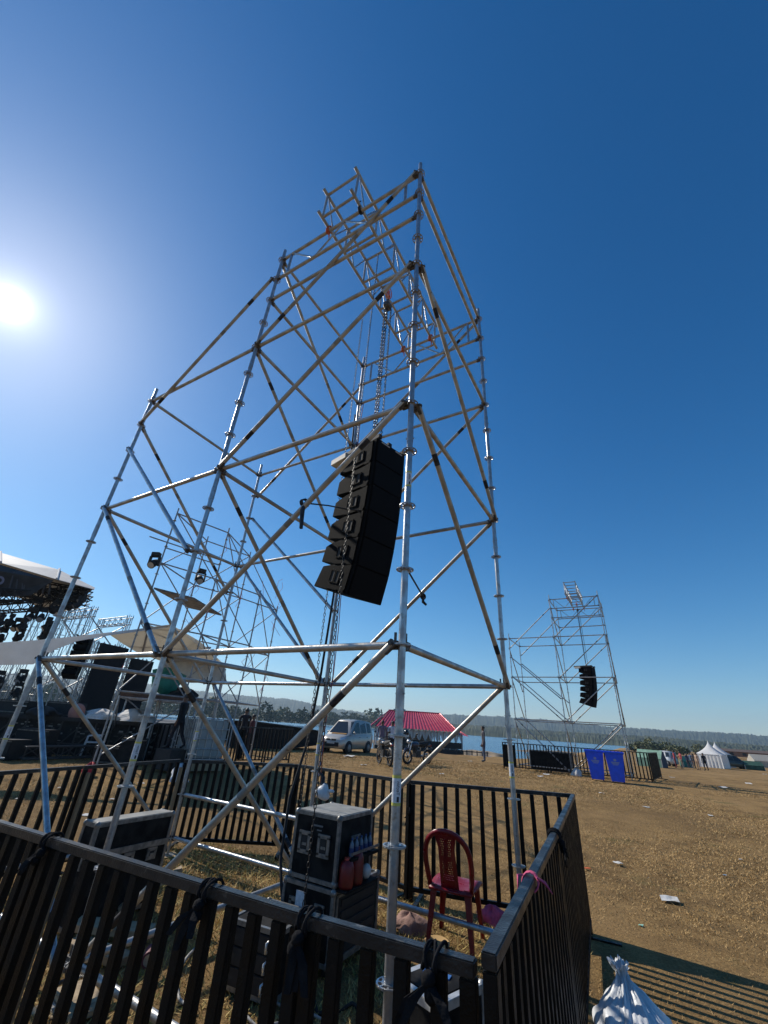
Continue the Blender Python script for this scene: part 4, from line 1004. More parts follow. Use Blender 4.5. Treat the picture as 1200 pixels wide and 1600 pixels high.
# ---------------------------------------------------------------- people
def person(loc, rz, label, h=1.70, shirt=(.3, .3, .3), legs=(.02, .02, .03), pose='stand', sleeve='short', female=False, lean=0.0, group=None, shoes=(.02, .02, .02), stripe=None, seed=0):
    k = h/1.72; s = 1.0; J = {}
    sw = .175 if female else .20; hipw = .095
    st = {'stand': (0, 0), 'walk': (.20, -.20), 'wide': (.05, -.05)}[pose if pose in ('stand', 'walk', 'wide') else 'stand']
    V = []; E = []; Rr = []
    def v(p, r, par=None):
        V.append(p); Rr.append(r if isinstance(r, tuple) else (r, r))
        if par is not None: E.append((par, len(V)-1))
        return len(V)-1
    L = lambda z: lean*(max(0, z-.9))
    pel = v((0, 0, .94), (.135, .105)); wa = v((0, L(1.08), 1.08), (.125, .095), pel); ch = v((0, .01+L(1.28), 1.28), (.155, .11), wa); sh_ = v((0, L(1.42), 1.42), (.115, .085), ch)
    nk = v((0, L(1.49), 1.49), .053, sh_); hd = v((0, .015+L(1.56), 1.56), (.068, .078), nk); hd2 = v((0, .012+L(1.64), 1.64), (.074, .088), hd); v((0, .0+L(1.71), 1.71), (.05, .06), hd2)
    v((0, .105+L(1.585), 1.585), .013, hd)                       # nose
    for sx in (-1, 1): v((sx*.085, .0+L(1.59), 1.59), .014, hd)   # ears
    for sx, sy in ((-1, st[0]), (1, st[1])):
        hp = v((sx*hipw, 0, .88), .098, pel); kn = v((sx*(hipw+.01), sy*.55+.02, .49), .064, hp)
        an = v((sx*(hipw+.015), sy*1.0-.02-.10*(sy < 0), .085+.05*(sy < 0)), .043, kn); v((sx*(hipw+.03), sy*1.0+.15-.10*(sy < 0), .035+.01*(sy < 0)), (.042, .032), an)
    for i, sx in enumerate((-1, 1)):
        sp = v((sx*sw, L(1.41), 1.405), .058, sh_)
        a = -.5*st[i] if pose == 'walk' else 0
        if pose == 'stand' and seed % 3 == 1 and sx > 0: el_, wr_, hn = (sx*(sw+.06), .02, 1.14), (sx*(sw-.06), .20, 1.12), (sx*(sw-.12), .25, 1.14)
        elif pose == 'hips': el_, wr_, hn = (sx*(sw+.16), -.05, 1.16), (sx*(sw+.02), .05, 1.0), (sx*(sw-.03), .08, .99)
        elif pose == 'phone': el_, wr_, hn = (sx*(sw+.03), .05, 1.14), (sx*(sw-.08), .25, 1.24), (sx*(sw-.12), .30, 1.30)
        else: el_, wr_, hn = (sx*(sw+.045), a*.5-.01, 1.12), (sx*(sw+.055), a+.06, .875), (sx*(sw+.05), a+.085, .80)
        f_ = lambda t: (t[0], t[1]+L(t[2]), t[2])
        e = v(f_(el_), .042, sp); wv = v(f_(wr_), .029, e); hv = v(f_(hn), (.036, .022), wv)
        dv = (Vector(hn)-Vector(wr_)).normalized(); lat = Vector((0, 1, 0)) if abs(dv.y) < .7 else Vector((1, 0, 0))
        for q, (o_, ln) in enumerate(((-.027, .075), (-.009, .085), (.009, .08), (.026, .062))):
            b = Vector(f_(hn))+dv*.03+lat*o_; m1 = v(tuple(b), .0095, hv); m2 = v(tuple(b+dv*ln*.55), .009, m1); v(tuple(b+dv*ln+Vector((-sx*.02, 0, 0))), .007, m2)
        b = Vector(f_(hn))+lat*.035; m1 = v(tuple(b), .011, hv); v(tuple(b+lat*.022+dv*.045), .009, m1)
    me = bpy.data.meshes.new('tmp'); me.from_pydata([Vector(p)*k for p in V], E, []); ob = bpy.data.objects.new('tmp', me); C.objects.link(ob)
    md = ob.modifiers.new('s', 'SKIN'); md.use_smooth_shade = True
    for i, r in enumerate(Rr): me.skin_vertices[0].data[i].radius = (r[0]*k, r[1]*k)
    me.skin_vertices[0].data[0].use_root = True
    ss = ob.modifiers.new('d', 'SUBSURF'); ss.levels = 1
    dg = bpy.context.evaluated_depsgraph_get(); bm_ = bpy.data.meshes.new_from_object(ob.evaluated_get(dg)); bpy.data.objects.remove(ob)
    bm_.name = 'person'; bm_.materials.clear()
    sm = mat('shirt', shirt, .85, 0, stripe or tuple(c*.75 for c in shirt), 9 if not stripe else 14, bump=.3, bscale=16); lm = mat('trousers', legs, .85, 0, tuple(c*.7 for c in legs), 8, bump=.3, bscale=14)
    for m_ in (SKIN, sm, lm, mat('shoes', shoes, .6)): bm_.materials.append(m_)
    for pl in bm_.polygons:
        c = pl.center/k; ax = abs(c.x)
        arm = ax > sw-.015 and c.z < 1.43
        if c.z < .095: i = 3
        elif c.z > 1.468: i = 0
        elif arm: i = 1 if c.z > (1.2 if sleeve == 'short' else .90) else 0
        elif c.z > .93: i = 1
        else: i = 2
        if arm and pose == 'phone': i = 1 if c.y < .2 else 0
        pl.material_index = i; pl.use_smooth = True
    root = thing('person', label, 'person', loc, rz, group); M = WM[root.name]
    body = bpy.data.objects.new('body', bm_); C.objects.link(body); body.parent = root
    mb = MB(); n = 14; top = Vector((0, .0+L(1.64), 1.64))*k
    hv = []
    for i in range(8):
        th = math.pi*.62*i/7
        for j in range(n):
            a = 2*math.pi*j/n; rr = 1+.06*math.sin(5*a+i); yy = math.sin(a); low = 0 if yy < .3 else (yy-.3)*.055*(i/7)
            hv.append(top+Vector((.083*math.sin(th)*math.cos(a)*rr, .094*math.sin(th)*yy*rr-.008, .088*math.cos(th)+low))*k)
    mb.add(hv, [(i*n+j, i*n+(j+1) % n, (i+1)*n+(j+1) % n, (i+1)*n+j) for i in range(7) for j in range(n)], 0, True)
    if female: mb.path([top+Vector((0, -.08, -.02))*k, top+Vector((0, -.11, -.15))*k, top+Vector((0, -.10, -.36))*k], [.06*k, .075*k, .04*k], 8)
    mb.build('hair', HAIR, root, local=True)
    mb = MB()
    for sx in (-1, 1): mb.ball(Vector((sx*.03, .086+L(1.615), 1.615))*k, .010*k, 6)
    mb.box(Vector((0, .088+L(1.54), 1.54))*k, (.045*k, .01, .008*k)); mb.build('eyes_and_mouth', BLK, root, local=True)
    return root
def facing(px, py): d = G(px, py)-CAM; return math.atan2(d.y, d.x)-math.pi/2    # turned away from the camera
person(G(595, 1184), facing(595, 1184)+.2, 'walker in a faded mauve shirt and pale trousers beyond the motorcycle, left of the pair', 1.72, (.16, .13, .19), (.33, .30, .26), 'walk', 'long', group='two men walking away')
person(G(611.5, 1185.5), facing(611, 1185), 'walker in a white shirt and black trousers beside the near post, right of the pair', 1.72, (.62, .62, .70), (.012, .012, .02), 'walk', 'short', group='two men walking away', seed=2)
person(G(757, 1191), facing(757, 1191)+1.7, 'man in a dark checked shirt standing alone beside the water', 1.80, (.06, .055, .065), (.07, .09, .14), 'stand', 'long', stripe=(.12, .11, .12))
grp = [(1057.5, 1200, 1.62, (.42, .05, .06), (.25, .04, .05), False, 'person in a red top standing left in the group before the tents'), (1067.5, 1201, 1.60, (.50, .10, .10), (.30, .25, .20), True, 'person in a light red top, second from left in the group before the tents'),
       (1077, 1200.5, 1.45, (.03, .04, .10), (.03, .03, .05), False, 'person in dark navy in the middle of the group before the tents'), (1083, 1200.5, 1.50, (.10, .14, .22), (.05, .06, .10), False, 'person in a blue grey top in the group before the tents'),
       (1087, 1201, 1.45, (.05, .05, .06), (.04, .04, .05), True, 'short person in black beside the one in blue grey')]
for i, (px, py, h, s_, l_, fem, lb) in enumerate(grp):
    person(G(px, py), random.uniform(-3, 3), lb, h*1.12, s_, l_, 'stand', 'long', fem, group='people before the tents', seed=i)
person(G(1093, 1203.5), 2.4, 'woman in a long pale patterned outfit near the white tent', 1.78, (.50, .38, .28), (.30, .20, .14), 'stand', 'long', True, group='people before the tents', stripe=(.25, .12, .08))
person(G(1104.5, 1204.5), .6, 'man in black with a wide stance directly before the white tent', 1.78, (.012, .013, .02), (.012, .012, .018), 'wide', 'long', group='people before the tents', seed=1)

# ---------------------------------------------------------------- motorcycles
def motorcycle(loc, rz, label, tank=(.03, .03, .035), helmet=False):
    o = thing('motorcycle', label, 'motorcycle', loc, rz, 'motorcycles parked on the field'); M = WM[o.name]; T = lambda x, y, z: M @ Vector((x, y, z))
    dark = mat('engine black', (.02, .02, .021), .5, .3, (.05, .05, .05), 20); tk = mat('tank paint', tank, .25)
    for x in (-.66, .66):
        Wm = M @ Matrix.Translation((x, 0, .30)) @ Matrix.Rotation(math.pi/2, 4, 'X'); wobj = MB().lathe([(.23, -.03), (.27, -.048), (.298, -.03), (.304, 0), (.298, .03), (.27, .048), (.23, .03), (.225, 0), (.23, -.03)], 24, Wm).build('wheel', RUBR, o)
        mb = MB().lathe([(.205, -.02), (.228, -.02), (.228, .02), (.205, .02), (.205, -.02)], 20, Wm).lathe([(0, -.04), (.05, -.04), (.05, .04), (0, .04)], 12, Wm)
        for k in range(6): a = k*math.pi/3; mb.tube(T(x, 0, .30), T(x+.21*math.cos(a), 0, .30+.21*math.sin(a)), .012, n=6)
        mb.build('rim', dark, wobj)
    for sy in (-.07, .07): MB().tube(T(.66, sy, .30), T(.44, sy, .92), .022, n=8).build('fork', GALV, o)
    MB().path([T(.62, 0, .62), T(.80, 0, .58), T(.90, 0, .46)], [.05, .06, .04], 8).build('front_mudguard', tk, o)
    mb = MB().ball(T(.16, 0, .78), (.27, .14, .12), 14, 0, M.to_3x3()); mb.build('tank', tk, o)
    MB().path([T(-.05, 0, .80), T(-.30, 0, .79), T(-.55, 0, .84), T(-.72, 0, .88)], [.09, .125, .10, .06], 10).build('seat', RUBR, o)
    MB().path([T(-.45, 0, .74), T(-.75, 0, .80), T(-.92, 0, .72)], [.08, .075, .03], 8).build('tail', tk, o)
    MB().box(T(-.88, 0, .76), (.04, .10, .05), M.to_3x3()).build('tail_light', mat('red lens', (.4, .01, .01), .3), o)
    MB().path([T(-.66, 0, .62), T(-.90, 0, .55), T(-.98, 0, .38)], [.07, .07, .03], 8).build('rear_mudguard', dark, o)
    mb = MB().box(T(.05, 0, .42), (.34, .22, .26), M.to_3x3()).tube(T(.12, 0, .50), T(.22, 0, .70), .09, n=12)
    for k in range(5): mb.box(T(.14+.02*k, 0, .54+.035*k), (.22, .22, .012), M.to_3x3())
    mb.build('engine', dark, o)
    mb = MB()
    for sy in (-.06, .06): mb.path([T(.46, sy*.5, .85), T(.25, sy, .60), T(.1, sy*2, .28), T(-.25, sy*2, .30), T(-.35, sy*2, .70), T(-.7, sy, .80)], .018, 6).tube(T(-.2, sy*1.6, .33), T(-.66, sy*1.6, .30), .02, n=6)
    mb.build('frame', dark, o)
    MB().path([T(.22, -.12, .34), T(-.10, -.15, .26), T(-.85, -.17, .40)], [.022, .028, .05], 10).build('exhaust', ALU, o)
    MB().path([T(.38, -.36, 1.02), T(.44, -.22, 1.05), T(.46, 0, .96), T(.44, .22, 1.05), T(.38, .36, 1.02)], .014, 6).build('handlebar', dark, o)
    MB().lathe([(.0, .06), (.08, .05), (.095, 0), (.05, -.09), (0, -.1)], 14, M @ Matrix.Translation((.60, 0, .90)) @ Matrix.Rotation(math.pi/2, 4, 'Y')).build('headlight', mat('lamp glass', (.5, .5, .5), .1, .3), o)
    for sy in (-1, 1):
        MB().tube(T(.43, sy*.25, 1.05), T(.42, sy*.33, 1.18), .007, n=6).ball(T(.42, sy*.34, 1.21), (.015, .06, .04), 8, 0, M.to_3x3()).build('mirror', dark, o)
    MB().tube(T(-.05, .12, .30), T(-.12, .30, .0), .014, n=6).build('side_stand', dark, o)
    return o
p1 = G(600, 1195); m1 = motorcycle(p1, math.atan2(CAM.y-p1.y, CAM.x-p1.x)+math.pi+.35, 'dark motorcycle left of the near post, its rear wheel towards the camera')
p2 = G(652, 1194.5); m2 = motorcycle(p2, math.atan2(CAM.y-p2.y, CAM.x-p2.x)-.75, 'motorcycle right of the near post with its front wheel turned to the camera', (.05, .05, .07))
hp = WM[m2.name] @ Vector((.40, -.36, 1.21))
mb = MB().ball(hp+Vector((0, 0, .02)), (.13, .14, .14), 16).box(hp+Vector((0, -.1, -.03)), (.16, .10, .07), None, 1); tag(mb.build('helmet', [mat('helmet black', (.01, .01, .012), .15), mat('visor', (.03, .03, .035), .08)], loc=hp), 'black helmet hung on the handlebar of the right motorcycle', 'helmet')

# ---------------------------------------------------------------- car
def small_car(loc, rz, label, paint, group=None):
    o = thing('parked_car', label, 'car', loc, rz, group); M = WM[o.name]; T = lambda p: M @ Vector(p)
    pm = mat('car paint', paint, .3, .35, tuple(c*.9 for c in paint), 3); gl = mat('car glass', (.015, .02, .025), .05); lampm = mat('headlamp', (.6, .62, .65), .08, .4)
    # lofted body: stations along x (front +), half width and heights
    st = [(-1.80, .66, .34, .80, .66), (-1.76, .74, .24, .95, .74), (-1.3, .775, .20, .98, .775), (-.3, .78, .19, .96, .78), (.75, .78, .19, .93, .775), (1.25, .765, .20, .87, .73), (1.62, .72, .22, .76, .66), (1.78, .62, .28, .62, .58)]
    mb = MB(); K = 12; vs = []
    for x, w_, zl, zh, wt in st:
        prof = [(-w_*.86, zl), (-w_*.97, zl+.06), (-w_, zl+(zh-zl)*.45), (-wt*1.0, zh-.06), (-wt*.90, zh), (-wt*.4, zh+.025), (wt*.4, zh+.025), (wt*.90, zh), (wt*1.0, zh-.06), (w_, zl+(zh-zl)*.45), (w_*.97, zl+.06), (w_*.86, zl)]
        vs += [T((x, y, z)) for y, z in prof]
    fs = [(i*K+k, i*K+(k+1) % K, (i+1)*K+(k+1) % K, (i+1)*K+k) for i in range(len(st)-1) for k in range(K)]+[tuple(range(K-1, -1, -1)), tuple(range((len(st)-1)*K, len(st)*K))]
    mb.add(vs, fs, 0, True); mb.build('body', pm, o)
    # cabin
    A = [(-1.74, .70, .93), (1.02, .72, .88)]; B = [(-1.62, .56, 1.60), (-.2, .60, 1.66), (.22, .58, 1.60)]
    low = [(-1.74, .94), (-.9, .95), (0, .94), (.62, .91), (1.10, .88)]; hi = [(-1.66, 1.58), (-1.0, 1.65), (-.4, 1.665), (.0, 1.64), (.26, 1.585)]
    lv = []; 
    for (xl, zl), (xh, zh) in zip(low, hi):
        lv += [T((xl, -.73, zl)), T((xh, -.57, zh)), T((xh, -.25, zh+.02)), T((xh, .25, zh+.02)), T((xh, .57, zh)), T((xl, .73, zl))]
    n = 6; fs = [(i*n+k, i*n+k+1, (i+1)*n+k+1, (i+1)*n+k) for i in range(4) for k in range(n-1)]+[(5, 4, 3, 2, 1, 0), (24, 25, 26, 27, 28, 29)]
    MB().add(lv, fs, 0, True).build('cabin', pm, o)
    def panel(name, P, m, off): 
        a, b, c = [Vector(q) for q in P[:3]]; nn = (b-a).cross(c-a).normalized(); nn = nn if nn.dot(Vector(off)) > 0 else -nn
        MB().prism([T(Vector(q)+nn*.002) for q in P], M.to_3x3() @ (nn*.008)).build(name, m, o)
    panel('windscreen', [(1.03, -.66, .925), (1.03, .66, .925), (.31, .52, 1.545), (.31, -.52, 1.545)], gl, (1, 0, 1))
    panel('rear_window', [(-1.735, -.58, 1.05), (-1.735, .58, 1.05), (-1.675, .50, 1.50), (-1.675, -.50, 1.50)], gl, (-1, 0, 0))
    for s in (-1, 1):
        def y(z): return s*(.73-.16*(z-.94)/.66)
        for nm, P in (('side_window', [(.62, .97), (.80, .99), (.16, 1.52), (-.16, 1.55), (-.16, .98)]), ('side_window', [(-.24, .98), (-.24, 1.55), (-.86, 1.56), (-.98, 1.0)]), ('side_window', [(-1.10, 1.02), (-1.04, 1.54), (-1.48, 1.52), (-1.55, 1.04)])):
            panel(nm, [(x, y(z), z) for x, z in P], gl, (0, s, 0))
        panel('headlight', [(1.50, s*.735, .70), (1.76, s*.56, .62), (1.74, s*.54, .75), (1.42, s*.715, .84)], lampm, (1, s*.8, .3))
        MB().ball(T((.74, s*.86, 1.0)), (.07, .09, .07), 8, 0, M.to_3x3()).build('wing_mirror', pm, o)
        MB().box(T((-.05, s*.785, .80)), (.12, .02, .025), M.to_3x3()).box(T((-.95, s*.785, .81)), (.12, .02, .025), M.to_3x3()).build('door_handle', BLK, o)
        MB().box(T((-1.79, s*.60, .95)), (.05, .12, .30), M.to_3x3()).build('tail_light', mat('tail lamp', (.35, .01, .01), .2), o)
        for x in (-1.16, 1.12):
            Wm = M @ Matrix.Translation((x, s*.70, .28)) @ Matrix.Rotation(math.pi/2, 4, 'X')
            MB().lathe([(0, -.10), (.34, -.10), (.34, .095), (0, .095)], 22, Wm).build('wheel_arch', BLK, o)
            wo = MB().lathe([(.18, -.11), (.25, -.12), (.28, -.08), (.28, .08), (.25, .12), (.18, .11)], 22, Wm).build('wheel', RUBR, o)
            mb = MB().lathe([(0, -.118), (.05, -.118), (.175, -.112), (.18, 0), (.175, .112), (.05, .118), (0, .118)], 18, Wm); mb.build('hub_cap', mat('grey hub', (.22, .22, .22), .5, .3), wo)
    MB().box(T((1.775, 0, .42)), (.05, 1.0, .20), M.to_3x3()).build('lower_grille', BLK, o, bevel=.01)
    MB().box(T((1.765, 0, .635)), (.06, .62, .085), M.to_3x3()).build('upper_grille', BLK, o, bevel=.01)
    MB().ball(T((1.80, 0, .64)), (.012, .05, .045), 10, 0, M.to_3x3()).build('badge', ALU, o)
    MB().box(T((1.80, 0, .50)), (.012, .48, .10), M.to_3x3()).build('number_plate', PAPER, o)
    MB().box(T((1.02, .05, .945)), (.20, .95, .03), M.to_3x3() @ Matrix.Rotation(.2, 3, 'Y')).build('dashboard_cloth', mat('orange garland', (.45, .22, .05), .8), o) 
    MB().box(T((-.6, 0, 1.68)), (1.1, .03, .02), M.to_3x3()).build('roof_rib', pm, o)
    return o
pc = G(541, 1175.5); small_car(pc, math.atan2(CAM.y-pc.y, CAM.x-pc.x)-.52, 'beige silver small car parked on the field near the water, facing the camera', (.50, .46, .40))
pc = G(1046, 1199); small_car(pc+Vector((-.6, 6, 0)), 2.6, 'white car partly hidden by the green tent and the group', (.6, .6, .58), 'cars by the tents')
pc = G(1152, 1201.5); small_car(pc+Vector((0, 2.0, 0)), .3, 'dark grey green car right of the white tents', (.06, .08, .075), 'cars by the tents')
pc = G(1140, 1197); small_car(pc+Vector((0, 9, 0)), .2, 'pale car further back behind the white tents', (.50, .50, .46), 'cars by the tents')

# ---------------------------------------------------------------- pavilion on stilts
DP = 45.0
q0 = at(587, 1160, DP); q1 = at(722, 1160, DP+1.0); ux = (q1-q0); ux.z = 0; LP = ux.length; ux.normalize(); uy = Vector((-ux.y, ux.x, 0)); uy = uy if uy.dot(q0-CAM) > 0 else -uy
rzp = math.atan2(ux.y, ux.x)
pv = thing('pavilion', 'red roofed open pavilion standing on stilts in the lake', 'pavilion', (q0.x, q0.y, ZW), rzp); Mp = WM[pv.name]
zh = lambda py: at(650, py, DP).z-ZW
ze, zr, zd, zb_ = zh(1139.5), zh(1111), zh(1168), zh(1176); DW = 6.0; L_ = LP
REDR = mat('red roof sheet', (.50, .04, .065), .30, .15, (.42, .03, .05), 2, rv=.05)
def roofslope(P0, P1, P2, P3, n, nm):          # eave P0-P1, ridge P3-P2, corrugated
    mb = MB(); vs = []; N = n*4; P0, P1, P2, P3 = map(Vector, (P0, P1, P2, P3)); nn = (P1-P0).cross(P3-P0).normalized()
    for i in range(N+1):
        t = i/N; b = .065*abs(math.sin(math.pi*n*t))
        for j in range(5): u = j/4; vs.append(P0.lerp(P1, t).lerp(P3.lerp(P2, t), u)+nn*b)
    mb.add(vs, [(i*5+j, i*5+j+1, i*5+j+6, i*5+j+5) for i in range(N) for j in range(4)], 0, False)
    mb.build(nm, REDR, pv, local=True)
E0, E1 = -.1, L_+.1; r0x, r1x = L_*.16, L_*.80
roofslope((E0, -.7, ze), (E1*.93, -.7, ze-.05), (r1x, DW/2, zr), (r0x, DW/2, zr), 24, 'roof_slope')
roofslope((E1*.93, DW+.7, ze), (E0, DW+.7, ze), (r0x, DW/2, zr), (r1x, DW/2, zr), 30, 'roof_slope')
roofslope((E0-.5, DW+.7, ze), (E0-.5, -.7, ze), (r0x, DW/2-.05, zr), (r0x, DW/2+.05, zr), 14, 'roof_end')
roofslope((E1*.93, -.7, ze), (E1*.93, DW+.7, ze), (r1x, DW/2+.05, zr), (r1x, DW/2-.05, zr), 14, 'roof_end')
roofslope((E1*.90, -.4, ze+.05-.25), (E1+.55, -.4, ze-.35), (E1*.93, DW*.4, ze+.5), (E1*.90, DW*.4, ze+.5), 6, 'porch_roof')
MB().path([(r0x-.1, DW/2, zr+.03), (r1x+.1, DW/2, zr+.03)], .07, 8).path([(E0-.5, -.7, ze+.03), (r0x, DW/2, zr+.03)], .06, 8).path([(E1*.93, -.7, ze+.03), (r1x, DW/2, zr+.03)], .06, 8).build('ridge_cap', REDR, pv, local=True)
DKW = mat('dark deck timber', (.045, .038, .032), .85, 0, (.03, .026, .022), 4, stretch=(.2, 1, 3)); PSTM = mat('pale posts', (.50, .46, .42), .7)
MB().box((L_/2, DW/2, (zd+zb_)/2), (L_+.2, DW+.3, zd-zb_)).build('deck', DKW, pv, local=True)
MB().box((L_*.56, -.12, zd+.36), (L_*.86, .06, .52)).build('balustrade', DKW, pv, local=True)
for i in range(15):
    x = L_*i/14
    MB().tube((x, .02, zd), (x, .02, ze-.05), .07, n=8).build('post', PSTM, pv, local=True); MB().tube((x, DW-.02, zd), (x, DW-.02, ze-.05), .06, n=8).build('post', PSTM, pv, local=True)
    MB().tube((x, .1, -1.5), (x, .1, zb_), .075, n=8).build('stilt', DKW if i % 2 else PSTM, pv, local=True)
    MB().tube((x, DW-.1, -1.5), (x, DW-.1, zb_), .075, n=8).build('stilt', DKW, pv, local=True)
CRM = mat('cream wall panel', (.42, .38, .33), .8); MB().box((L_*.12, .3, (zd+ze)/2), (L_*.18, .1, ze-zd-.1)).build('wall_panel', CRM, pv, local=True); MB().box((L_*.45, DW*.6, (zd+ze)/2), (L_*.5, .1, ze-zd-.3)).build('wall_panel', CRM, pv, local=True)
# ragged swags of white cloth between the posts
mb = MB()
for i in range(4, 14):
    x0, x1 = L_*i/14+.08, L_*(i+1)/14-.08
    mb.prism([(x0, -.02, ze-.1), (x1, -.02, ze-.1), (x1, -.02, ze-.9), ((x0+x1)/2, -.02, ze-.35), (x0, -.02, ze-.9)], (0, .03, 0))
mb.build('cloth_swag', WHITE, pv, local=True)
jt = thing('jetty', 'low dark jetty rail in the water right of the pavilion', 'jetty', at(735, 1182, 42)); p = WM[jt.name].translation
for nm, z in (('rail', -.62), ('rail', -.25)): MB().beam((p.x-1.2*ux.x, p.y-1.2*ux.y, p.z+z+.62), (p.x+1.6*ux.x, p.y+1.6*ux.y, p.z+z+.60), .06, .07).build(nm, DKW, jt)
for k in range(7): c = p+ux*(-1.2+k*.45); MB().box((c.x, c.y, p.z-.1), (.07, .07, 1.1)).build('post', DKW, jt)

# ---------------------------------------------------------------- tents and canopies on the right
def peak_tent(px, py, dback, s, label):
    p = G(px, py); d = (p-CAM); d.z = 0; d.normalize(); p = p+d*dback; p.z = gz(p.x, p.y)
    o = thing('pagoda_tent', label, 'tent', p, -.35, 'white peaked tents'); M = WM[o.name]; T = lambda x, y, z: M @ Vector((x, y, z))
    hw = s/2; wall = 1.6; n = 8; mb = MB(); vs = []; K = 12
    sq = lambda a: (1/max(abs(math.cos(a)), abs(math.sin(a))))
    for j in range(K+1):
        t = j/K; r = hw*(1-t)**1.75*1.02+.03; z = wall+(3.3-wall)*t
        for k in range(24):
            a = 2*math.pi*(k+.5)/24; f = sq(a)*(1-t)+t; vs.append(T(r*f*math.cos(a), r*f*math.sin(a), z))
    mb.add(vs, [(j*24+k, j*24+(k+1) % 24, (j+1)*24+(k+1) % 24, (j+1)*24+k) for j in range(K) for k in range(24)], 0, True); mb.build('canopy', WHITE, o)
    for k in range(3):
        a = (Vector((-hw, -hw, 0)), Vector((hw, -hw, 0)), Vector((hw, hw, 0)), Vector((-hw, hw, 0))); q0_, q1_ = a[k], a[(k+1) % 4]; mb = MB(); vs = []
        nn = Vector((q1_.y-q0_.y, q0_.x-q1_.x, 0)).normalized()
        for i in range(25):
            c = q0_.lerp(q1_, i/24)+nn*.05*math.sin(i*1.9)
            vs += [T(c.x, c.y, .02), T(c.x, c.y, .8), T(*(q0_.lerp(q1_, i/24).xy), 1.64)]
        mb.add(vs, [(i*3+j, i*3+3+j, i*3+4+j, i*3+1+j) for i in range(24) for j in range(2)], 0, True); mb.build('side_wall', WHITE, o)
    for sx in (-1, 1):
        for sy in (-1, 1): MB().tube(T(sx*hw*.98, sy*hw*.98, 0), T(sx*hw*.98, sy*hw*.98, 1.62), .04, n=8).build('leg', ALU, o)
peak_tent(1117, 1200, 1.0, 2.9, 'nearer white peaked tent with closed white walls')
peak_tent(1127, 1199.5, 6.0, 3.0, 'white peaked tent behind the nearer one')
def ridge_tent(px, py, L, W, h, rz, m, label, group, wallm=None):
    p = G(px, py); o = thing('ridge_tent', label, 'tent', p, rz, group); M = WM[o.name]; T = lambda x, y, z: M @ Vector((x, y, z))
    for s in (-1, 1): MB().prism([T(-L/2, s*W/2, h*.5), T(L/2, s*W/2, h*.5), T(L/2, 0, h), T(-L/2, 0, h)], M.to_3x3() @ Vector((0, s*.01, .03))).build('roof_slope', m, o)
    for x in (-L/2, L/2):
        MB().prism([T(x, -W/2, 0), T(x, W/2, 0), T(x, W/2, h*.5), T(x, 0, h*.98), T(x, -W/2, h*.5)], M.to_3x3() @ Vector((.03, 0, 0))).build('end_wall', wallm or m, o)
    for s in (-1, 1): MB().box(T(0, s*W/2, h*.25), (L*.96, .03, h*.48), M.to_3x3()).build('side_wall', m, o)
    for x in (-L/2, L/2):
        for s in (-1, 1): MB().tube(T(x, s*W/2*1.01, 0), T(x, s*W/2*1.01, h*.5), .03, n=6).build('pole', ALU, o)
GRT = mat('pale green canvas', (.22, .36, .27), .8, 0, (.16, .28, .20), 3); DGT = mat('dark blue green canvas', (.03, .05, .08), .8); GRD = mat('dark green net', (.03, .10, .07), .9, 0, (.02, .06, .045), 4)
ridge_tent(1020, 1198, 2.6, 2.2, 1.7, -.25, GRT, 'pale green ridge tent right of the distant barricade', 'frame tents on the right', DGT)
ridge_tent(1192, 1199, 3.0, 2.6, 1.9, .25, BEIGE, 'tan canopy tent at the right photo edge', 'frame tents on the right', BEIGE)
ridge_tent(1178, 1203, 2.2, 1.6, 1.05, .1, GRD, 'low dark green net shelter before the tan canopy', 'frame tents on the right', GRD)
ridge_tent(1073, 1198.5, 1.0, .9, 1.2, .4, mat('teal canvas', (.04, .20, .15), .8), 'small teal tent behind the group of people', 'frame tents on the right')
p = at(1172, 1171, 190); bd_ = thing('brick_building', 'long low brick building far off at the right edge', 'building', (p.x, p.y, .2), -.2); Mb = WM[bd_.name]
BRK = mat('brick wall', (.24, .13, .08), .9, 0, (.18, .10, .07), 3)
MB().box((0, 0, .7), (20, 6, 1.4)).build('wall', BRK, bd_, local=True)
MB().prism([(-10.3, -3.4, 1.4), (-10.3, 3.4, 1.4), (-10.3, 0, 2.1)], (20.6, 0, 0)).build('roof', mat('brown roof', (.10, .07, .055), .8), bd_, local=True)
for i in range(6): MB().box((-8+i*3.2, -3.02, .75), (1.0, .06, .7)).build('window', RUBR, bd_, local=True)
# shrubs on the right, each its own thing
rs = np.random.default_rng(31)
for i, (px, d, h, w_) in enumerate(((990, 150, 1.6, 3.2), (1003, 142, 2.4, 3.4), (1016, 148, 3.4, 2.6), (1026, 140, 2.2, 3.4), (1040, 146, 2.6, 3.0), (1054, 138, 2.0, 4.0), (1066, 150, 1.8, 3.2), (1091, 170, 2.8, 3.6))):
    p = at(px, 1170, d); o = thing('shrub', 'green bush in the far field between the distant tower and the white tents', 'shrub', (p.x, p.y, .1), 0, 'bushes across the far field')
    mb = MB(); clumps(mb, (p.x, p.y, .1+h*.5), w_*.55, h*.52, 420, .24, rs); mb.build('foliage', LEAF2 if i % 3 else LEAF1, o, fixn=False)
    mb = MB()
    for k in range(4): mb.tube((p.x, p.y, -.1), (p.x+.5*math.sin(k*1.7), p.y+.5*math.cos(k*1.7), h*.6), .07, .03, n=6)
    mb.build('stem', BARK, o)

